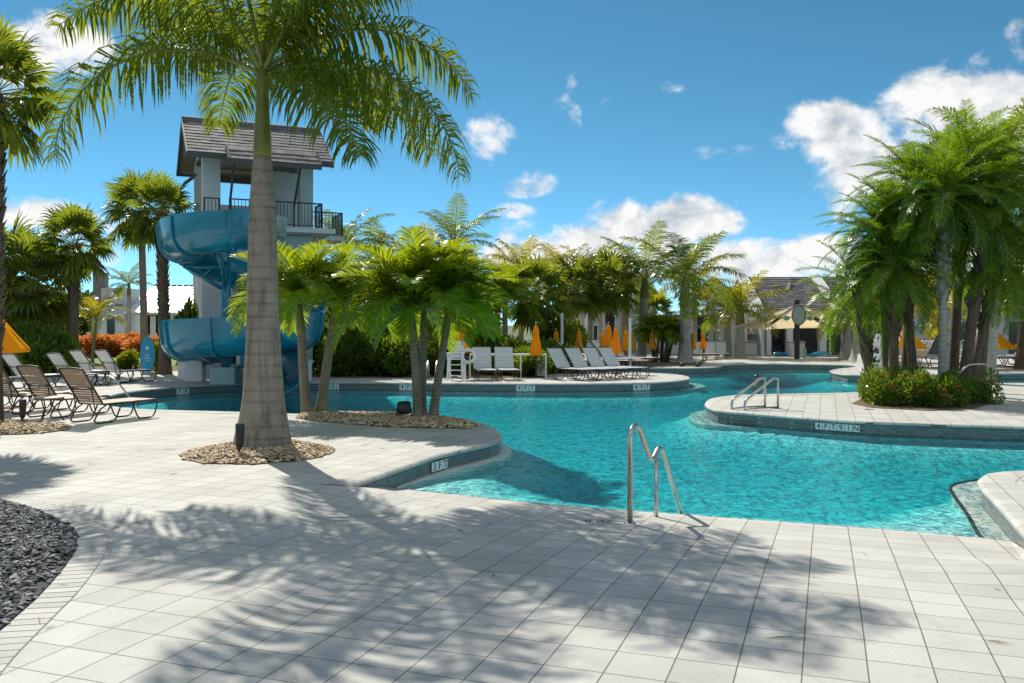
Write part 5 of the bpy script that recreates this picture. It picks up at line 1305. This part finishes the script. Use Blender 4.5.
def shell(i0, i1, r0, inner, outer, mat, name, th=.035, parent=None):
    m = MB(); A = section(r0, inner, outer); B = [(x*(1+th/r0)+0, z-th*.6 if 0 < k < len(A)-2 else z) for k, (x, z) in enumerate(A)]
    ring = A+B[::-1]; n = len(ring); vs = []
    for i in range(i0, i1+1):
        c, o = C3[i], OUTW[i]
        for x, z in ring: vs.append(c+o*x+UP*z)
    fs = []
    for i in range(i1-i0):
        for k in range(n): l = (k+1) % n; fs.append((i*n+k, i*n+n+k, i*n+n+l, i*n+l))
    m.add(vs, fs); m.f.append(tuple(range(n))); m.f.append(tuple(range(len(vs)-1, len(vs)-n-1, -1)))
    return m.build(name, mat, parent, angle=50)
n3 = len(C3)-1; cuts = [0]+[round(n3*k/16) for k in range(1, 16)]+[n3]
for a, b in zip(cuts, cuts[1:]): shell(a, b, .56, .12, .48, M['slide'], 'flume_section', parent=root)
for c in cuts[1:-1]:
    # bolted flange between two sections
    m = MB(); A = section(.60, .1, .45); B = section(.66, .1, .46); ring = [(x, z-.04) for x, z in A]+[(x, z-.1) for x, z in B][::-1]; vs = []
    i = c; t_ = (C3[min(i+1, n3)]-C3[i-1]).normalized()*.025
    for s in (-1, 1):
        for x, z in ring: vs.append(C3[i]+OUTW[i]*x+UP*z+t_*s)
    n = len(ring); m.add(vs, [(k, (k+1) % n, n+(k+1) % n, n+k) for k in range(n)]); h_ = len(A)
    m.f += [tuple([k, k+1, n-2-k, n-1-k]) for k in range(h_-1)]+[tuple([n+n-1-k, n+n-2-k, n+k+1, n+k]) for k in range(h_-1)]
    m.build('flange', M['slide'], root)
cx_ = XY(226, HD)-hc.x
m = MB(); m.tube([(cx_, 0, .3), (cx_, 0, 3.9)], .135, 18); m.build('column', M['slide'], root, smooth=True)
for a, z in ((-175, 3.45), (-95, 3.6), (-265, 2.4), (-10, 1.1)):
    e = Vector((RR*math.cos(R(a)), RR*math.sin(R(a)), z-.04)); q = MB(); q.tube([(cx_, 0, z-.75), (cx_+(e.x-cx_)*.5, e.y*.5, z-.4), e], .06, 8); q.tube([(cx_, 0, z-.1), e], .05, 8); q.build('support_arm', M['slide'], root, smooth=True)
m = MB(); m.box((cx_, 0, .22), (.72, .72, .5), bev=.02); m.build('plinth', M['pale_stucco'], root)
# water running out of the mouth
d_ = 24.0
for px, w, top, by, lb in ((192.5, 18, 352.5, 381.5, 'white rendered pedestal left of the slide column by the pool edge'), (244, 16, 346, 381.5, 'white rendered pedestal with a small blue notice beside the big palm trunk'), (182, 9, 362, 379, 'low white block behind the left pedestal'), (306, 6, 361, 381.5, 'white rendered pedestal right of the slide exit')):
    dd = DG(by); o = empty('pedestal', (XY(px, dd), dd+.2, 0), R(4), lb, 'pedestal', 'white pedestals by the slide'); h_ = ZH(top, dd); w_ = w*dd/F
    m = MB(); m.box((0, 0, h_/2), (w_, .45, h_), bev=.015); m.build('body', M['white'], o)
    m = MB(); m.box((0, 0, h_+.015), (w_+.04, .49, .03), bev=.008); m.build('cap', M['white'], o)
    if px == 244: m = MB(); m.box((0, -.235, h_*.62), (w_*.5, .012, .3)); m.build('notice', M['blue'], o)

# ---- pale building with white metal roof at left
BD = 62.0; q = BD/F
root = empty('pavilion', (XY(108, BD), BD, 0), R(0), 'pale stucco pavilion with grey upper panel and white metal roof beyond the lawn', 'building')
m = MB(); m.box((0, 1.5, ZH(313, BD)/2), (33*q, 3, ZH(313, BD)), bev=.02); m.build('wall', M['pale_stucco'], root)
m = MB(); m.box((5*q, 1.2, (ZH(313, BD)+ZH(288, BD))/2), (24*q, 2.4, ZH(288, BD)-ZH(313, BD))); m.build('upper_panel', M['stucco'], root)
m = MB()
for i, (x, w_, y) in enumerate(((8, 5, 292), (1, 8, 298), (0, 10, 302), (0, 9, 306), (11, 8, 305), (2, 6, 310))): m.box((x*q, -.02, ZH(y, BD)), (w_*q, .04, 1.6*q if i else 4*q))
m.build('panel_lines', M['wood'], root)
m = MB(); m.box((-12.5*q, .8, (ZH(313, BD)+ZH(272, BD))/2), (8*q, 1.2, ZH(272, BD)-ZH(313, BD))); m.build('chimney', M['wood'], root)
wn = MB(); wn.box((3*q, -.03, ZH(327, BD)), (7.5*q, .06, 17*q)); wo = wn.build('window', M['glass'], root)
wn = MB(); wn.box((3*q, -.07, ZH(317.5, BD)), (10*q, .12, 2*q)); wn.box((3*q, -.06, ZH(336.5, BD)), (9*q, .1, 1.2*q)); wn.build('frame', M['wood'], wo)
for x, h_ in ((22, 313), (62, 313), (42, 316), (82, 313)):
    m = MB(); m.box((x*q, .5, ZH(h_, BD)/2), (4*q, 4*q, ZH(h_, BD))); m.build('column', M['pale_stucco'], root)
m = MB(); m.box((52*q, .5, ZH(313, BD)), (72*q, .4, 4*q)); m.build('beam', M['pale_stucco'], root)
m = MB(); x0_, x1_ = 16*q, 95*q; ye, yr = -.2, 5.2; z0_, z1_ = ZH(312, BD), ZH(286, BD+5)
m.add([(x0_, ye, z0_), (x1_, ye, z0_), (x1_, yr, z1_), (x0_, yr, z1_), (x0_, ye, z0_-.1), (x1_, ye, z0_-.1), (x1_, yr, z1_-.1), (x0_, yr, z1_-.1)], [(0, 1, 2, 3), (7, 6, 5, 4), (0, 4, 5, 1), (1, 5, 6, 2), (2, 6, 7, 3), (3, 7, 4, 0)])
x = x0_
while x < x1_: m.bar((x, ye, z0_+.03), (x, yr, z1_+.03), .03, .06); x += .45
m.build('metal_roof', M['metal_roof'], root)
m = MB(); m.box((55*q, yr+.06, z1_), (80*q, .1, .2)); m.build('ridge_cap', M['fascia'], root)

# ---- pool house with the bar, far right of the middle
PD = 49.5; q = PD/F; X = lambda px: XY(px, PD)
xc = 796
root = empty('pool_house', (X(xc), PD, 0), 0, 'pool house with dark tiled roof, white gable ends and open bays behind the tan sails', 'building')
L_ = lambda px: (px-xc)*q
zt = ZH(309, PD)
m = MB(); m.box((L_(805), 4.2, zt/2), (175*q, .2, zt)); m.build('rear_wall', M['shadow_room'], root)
for px, w_ in ((743, 7), (768, 5), (789, 6), (822, 7), (846, 6), (868, 7)):
    m = MB(); m.box((L_(px), .0, zt/2), (w_*q, .4, zt), bev=.02); m.build('column', M['pale_stucco'], root)
m = MB(); m.box((L_(805), .0, zt-.22), (150*q, .44, .44)); m.build('beam', M['pale_stucco'], root)
m = MB(); m.box((L_(730), 2.1, zt/2), (20*q, 4.2, zt)); m.build('side_room', M['stucco'], root)
ro = empty('roof', (0, 0, 0)); ro.parent = root
zr2 = ZH(277, PD+3.2); ye = -.55; yr = 3.2
m = MB(); rows_ = 16; r = random.Random(3)
x0_, x1_ = L_(762), L_(900)
for i in range(rows_):
    y0 = ye+(yr-ye)*i/rows_; y1 = ye+(yr-ye)*(i+1.08)/rows_; z0 = zt-.05+(zr2-zt)*i/rows_+.05; z1 = zt-.05+(zr2-zt)*(i+1.08)/rows_
    x = x0_
    while x < x1_:
        xb = min(x1_, x+.42); m.add([(x+.005, y0, z0), (xb, y0, z0), (xb, y1, z1), (x+.005, y1, z1), (x+.005, y0, z0-.05), (xb, y0, z0-.05)], [(0, 1, 2, 3), (4, 5, 1, 0)]); x += .425
m.build('roof_tiles', M['roof'], ro)
m = MB(); m.add([(x0_, yr*2-ye, zt), (x1_, yr*2-ye, zt), (x1_, yr, zr2), (x0_, yr, zr2)], [(3, 2, 1, 0)]); m.build('rear_slope', M['roof'], ro)
for px, top in ((758, 0), (836, -.1)):
    m = MB(); x = L_(px)
    for a, b in (((x-.1, ye-.2, zt-.15), (x-.1, yr, zr2+.12+top)), ((x-.1, 2*yr-ye, zt-.15), (x-.1, yr, zr2+.12+top))): m.bar(a, b, .5, .34)
    m.build('gable_parapet', M['white'], ro)
    m = MB(); m.add([(x, ye, 0), (x, 2*yr-ye, 0), (x, 2*yr-ye, zt), (x, yr, zr2), (x, ye, zt), (x+.14, ye, 0), (x+.14, 2*yr-ye, 0), (x+.14, 2*yr-ye, zt), (x+.14, yr, zr2), (x+.14, ye, zt)], [(0, 1, 2, 3, 4), (9, 8, 7, 6, 5), (0, 5, 6, 1), (1, 6, 7, 2), (2, 7, 8, 3), (3, 8, 9, 4), (4, 9, 5, 0)])
    if px == 758: m.build('gable_wall', M['pale_stucco'], root)
m = MB(); m.bar((L_(797), 1.7, ZH(291, PD+1.5)), (L_(803), 2.4, ZH(283, PD+2)), .2, .2); m.build('roof_vent', M['wood'], ro)
# counters in front
for px, w_, top, by, lb in ((749, 18, 342, 356, 'grey panelled bar counter left of the sail mast'), (798, 15, 342, 357, 'grey panelled bar counter at the foot of the sail mast'), (852, 14, 343, 357, 'grey bar counter behind the pale palm foot')):
    dd = DG(by); o = empty('bar_counter', (XY(px, dd), dd+.3, 0), 0, lb, 'bar counter', 'bar counters'); h_ = ZH(top, dd)
    m = MB(); m.box((0, 0, h_/2), (w_*dd/F*.92, .6, h_-.06)); m.build('body', M['bar'] if 'bar' in M else M['stucco'], o)
    m = MB(); m.box((0, 0, h_), (w_*dd/F, .75, .07), bev=.01); m.build('worktop', M['wood'], o)
# tan shade sails on a mast with an oval sign
SD = 44.0; q2 = SD/F
ap = Vector((XY(797, SD), SD, ZH(306, SD)))
root = empty('sail_mast', (ap.x, ap.y, 0), 0, 'dark mast with an oval sign that carries the two tan shade sails', 'mast')
m = MB(); m.tube([(0, 0, 0), (0, 0, ap.z+.3)], .13, 12); m.build('pole', M['dark'], root)
zs_ = ZH(315, SD)-0.0
m = MB(); m.lathe([(.0, -.03), (.4, -.03), (.4, .03), (.0, .03)], (0, 0, 0), 24, cap=False); s_ = m.build('sign_board', simple('pale_grey_green', (.34, .42, .40)), root); s_.scale = (.75, 1.2, 1); s_.rotation_euler = (R(90), 0, 0); s_.location = (0, -.24, zs_)
m = MB(); m.tube([(.33*math.cos(a), -.28, zs_+.5*math.sin(a)) for a in [2*PI*i/24 for i in range(24)]], .035, 6, closed=True); m.build('sign_rim', M['wood'], root)
m = MB()
for s in (-1, 1): m.ell((s*.58, -.2, zs_-.16), (.16, .05, .12), 10, 6); m.bar((s*.3, -.2, zs_-.12), (s*.5, -.2, zs_-.12), .05)
m.build('side_emblem', M['green_e'] if 'green_e' in M else M['lime'], root) if False else m.build('side_emblem', simple('pale_green', (.2, .38, .26)), root)
def sail(name, pts, label):
    """a tensioned cloth with hollow edges"""
    P = [Vector(p) for p in pts]; c = sum(P, Vector())/len(P); m = MB(); n = 10
    k = len(P); ringv = []
    for i in range(k):
        a, b = P[i], P[(i+1) % k]
        for j in range(n): u_ = j/n; w = a.lerp(b, u_); ringv.append(w.lerp(c, .10*4*u_*(1-u_)))
    N_ = len(ringv); vs = []
    for s in range(6):
        for w in ringv: g = w.lerp(c, s/6); vs.append(g-UP*.12*math.sin(s/6*PI/2))
    vs.append(c-UP*.12); m.v = [tuple(v) for v in vs]
    for s in range(5):
        for j in range(N_): l = (j+1) % N_; m.f.append((s*N_+j, s*N_+l, s*N_+N_+l, s*N_+N_+j))
    for j in range(N_): m.f.append((5*N_+j, 5*N_+(j+1) % N_, len(vs)-1))
    o = empty('shade_sail', c, 0, label, 'shade sail', 'tan shade sails')
    for i in range(len(m.v)): m.v[i] = tuple(Vector(m.v[i])-c)
    m.build('cloth', M['sail'], o, smooth=True)
    e = MB(); e.tube([w-c for w in ringv], .02, 5, closed=True); e.build('edge_cable', M['white'], o)
def S3(px, py, d): return (XY(px, d), d, ZH(py, d))
sail('s', [S3(795, 307, SD), S3(764, 329.5, SD+3.2), S3(829, 328, SD+3.2)], 'front tan shade sail spreading forward from the mast')
sail('s', [S3(793, 306, SD), S3(732, 328, SD+1.0), S3(763, 329, SD+3)], 'left tan shade sail with its bright upper side running down from the mast')
sail('s', [S3(799, 306, SD), S3(831, 327, SD+3), S3(868, 325, SD+1.0)], 'right tan shade sail running down behind the palm fronds')
for px, dd, top, lb in ((733, SD+1.0, 326, 'slim post holding the left corner of the left sail'), (763.5, SD+3.1, 328, 'slim post shared by the front and left sails'), (830, SD+3.1, 326, 'slim post shared by the front and right sails')):
    m = MB(); m.tube([(0, 0, 0), (0, 0, ZH(top, dd))], .05, 8); m.lathe([(.14, 0), (.14, .03)], (0, 0, 0), 12); o = m.build('sail_post', M['stucco'], None); o.location = (XY(px, dd), dd, 0); tag(o, lb, 'post')
p = g2(778, 356.2); o = MB(); o.ell((0, 0, .12), (.28, .2, .13)); o.ell((.4, .1, .1), (.22, .18, .11)); o = o.build('towel', M['blue'], None, smooth=True); o.location = (p.x, p.y, 0); tag(o, 'bright blue towel heap on the deck in front of the open bays', 'towel')
p = g2(818, 357); o = MB(); o.tube([(-.5, 0, .1), (-.2, 0, .14), (.1, .05, .2), (.4, .1, .24), (.75, .1, .1)], [.05, .12, .1, .07, .05], 8); o = o.build('pool_hose', M['blue'], None, smooth=True); o.location = (p.x, p.y, 0); tag(o, 'light blue hose bundle lying on the deck right of the mast', 'hose')
p = g2(797, 358); o = MB(); o.tube([(0, 0, 0), (0, 0, .55)], .09, 8); o = o.build('deck_post', simple('pale_green_post', (.25, .5, .42)), None); o.location = (p.x+.0, p.y-1.2, 0); tag(o, 'short pale green post in front of the middle bar counter', 'post')
for px, lb in ((779, 'dark chair in the open bay behind the blue towel'), (783, 'dark chair right beside the other in the open bay'), (771, 'dark chair in the bay left of the blue towel')):
    o = empty('bar_chair', (XY(px, PD+1), PD+1, 0), px, lb, 'chair', 'dark chairs in the open bays')
    m = MB(); m.box((0, 0, .5), (.5, .5, .08), bev=.02); m.build('seat', M['black'], o)
    m = MB(); m.box((0, .23, .85), (.5, .06, .6), bev=.02); m.build('backrest', M['black'], o)
    for sx in (-1, 1):
        for sy in (-1, 1): m = MB(); m.bar((sx*.2, sy*.2, 0), (sx*.2, sy*.2, .48), .05); m.build('leg', M['black'], o)

# ---- clubhouse with gable in the middle and pergola
CD = 56.0; q = CD/F
root = empty('clubhouse', (XY(610, CD), CD, 0), 0, 'grey clubhouse with a tall gable showing between the far palms', 'building')
gz = ZH(298, CD); pk = ZH(278, CD); x0_, x1_, xp = -46*q, 47*q, 31*q
m = MB(); m.add([(x0_, 0, 0), (x1_, 0, 0), (x1_, 0, gz), (xp, 0, pk), (x0_, 0, gz+.4), (x0_, 6, 0), (x1_, 6, 0), (x1_, 6, gz), (xp, 6, pk), (x0_, 6, gz+.4)], [(0, 1, 2, 3, 4), (9, 8, 7, 6, 5), (0, 5, 6, 1), (1, 6, 7, 2), (4, 9, 5, 0)]); m.build('wall', M['stucco'], root)
m = MB(); m.bar((xp, 2.8, pk+.1), (x1_+.5, 2.8, gz-.3), 6.4, .16, up=Vector((0, 0, 1))); m.bar((xp, 2.8, pk+.1), (x0_-.4, 2.8, gz+.2), 6.4, .16); m.build('roof', M['fascia'], root)
for px in (575, 598, 648):
    w0 = MB(); w0.box(((px-610)*q, -.03, ZH(340, CD)), (9*q, .06, 28*q)); wo = w0.build('window', M['glass'], root)
    w0 = MB()
    for s in (-1, 1): w0.box(((px-610)*q+s*5*q, -.05, ZH(340, CD)), (1.2*q, .1, 30*q))
    w0.box(((px-610)*q, -.05, ZH(325, CD)), (11*q, .1, 1.4*q)); w0.build('frame', M['pale_stucco'], wo)
for px, w_ in ((622, 4), (561, 5), (586, 4)):
    m = MB(); m.box(((px-610)*q, -.35, gz*.42), (w_*q, .5, gz*.84)); m.build('buttress', M['pale_stucco'], root)
GD_ = 51.0; q = GD_/F
root = empty('pergola', (XY(695, GD_), GD_, 0), 0, 'long dark beamed pergola on pale columns left of the pool house', 'pergola')
zp = ZH(321, GD_)
for y_ in (0, 3): m = MB(); m.box((0, y_, zp), (92*q, .3, .45)); m.build('beam', M['fascia'], root)
m = MB()
for i in range(24): m.box((-45*q+i*90*q/23, 1.5, zp+.3), (.12, 4.2, .14))
m.build('rafters', M['fascia'], root)
for px in (654, 672, 690, 711, 720, 735):
    m = MB(); m.box(((px-695)*q, 0, zp/2-.1), (4.5*q, .35, zp-.2), bev=.02); m.build('column', M['pale_stucco'], root)
m = MB(); m.box((0, 4.2, zp/2), (92*q, .2, zp)); m.build('rear_wall', M['stucco'], root)
for i in range(5):
    m = MB(); m.box((-36*q+i*18*q, 4.08, zp*.42), (8*q, .06, zp*.7)); m.build('window', M['glass'], root)
# long low building behind the island at right
RD = 48.0; q = RD/F
root = empty('cabana_building', (XY(960, RD), RD, 0), 0, 'low grey cabana building seen between the island trunks at right', 'building')
m = MB(); m.box((10*q, 2, ZH(305, RD)/2), (190*q, 3, ZH(305, RD))); m.build('wall', M['stucco'], root)
m = MB(); m.box((10*q, 1.6, ZH(303, RD)), (200*q, 4.6, .3)); m.build('roof_slab', M['fascia'], root)
for k in range(7):
    m = MB(); m.box((-75*q+k*27*q, .46, ZH(338, RD)), (12*q, .08, 32*q)); wo = m.build('window', M['glass'], root)
    m = MB(); m.box((-75*q+k*27*q, .42, ZH(320, RD)), (14*q, .1, 2*q)); m.build('frame', M['pale_stucco'], wo)
print('objects', len(SC.objects), 'faces', sum(len(o.data.polygons) for o in SC.objects if o.type == 'MESH'))
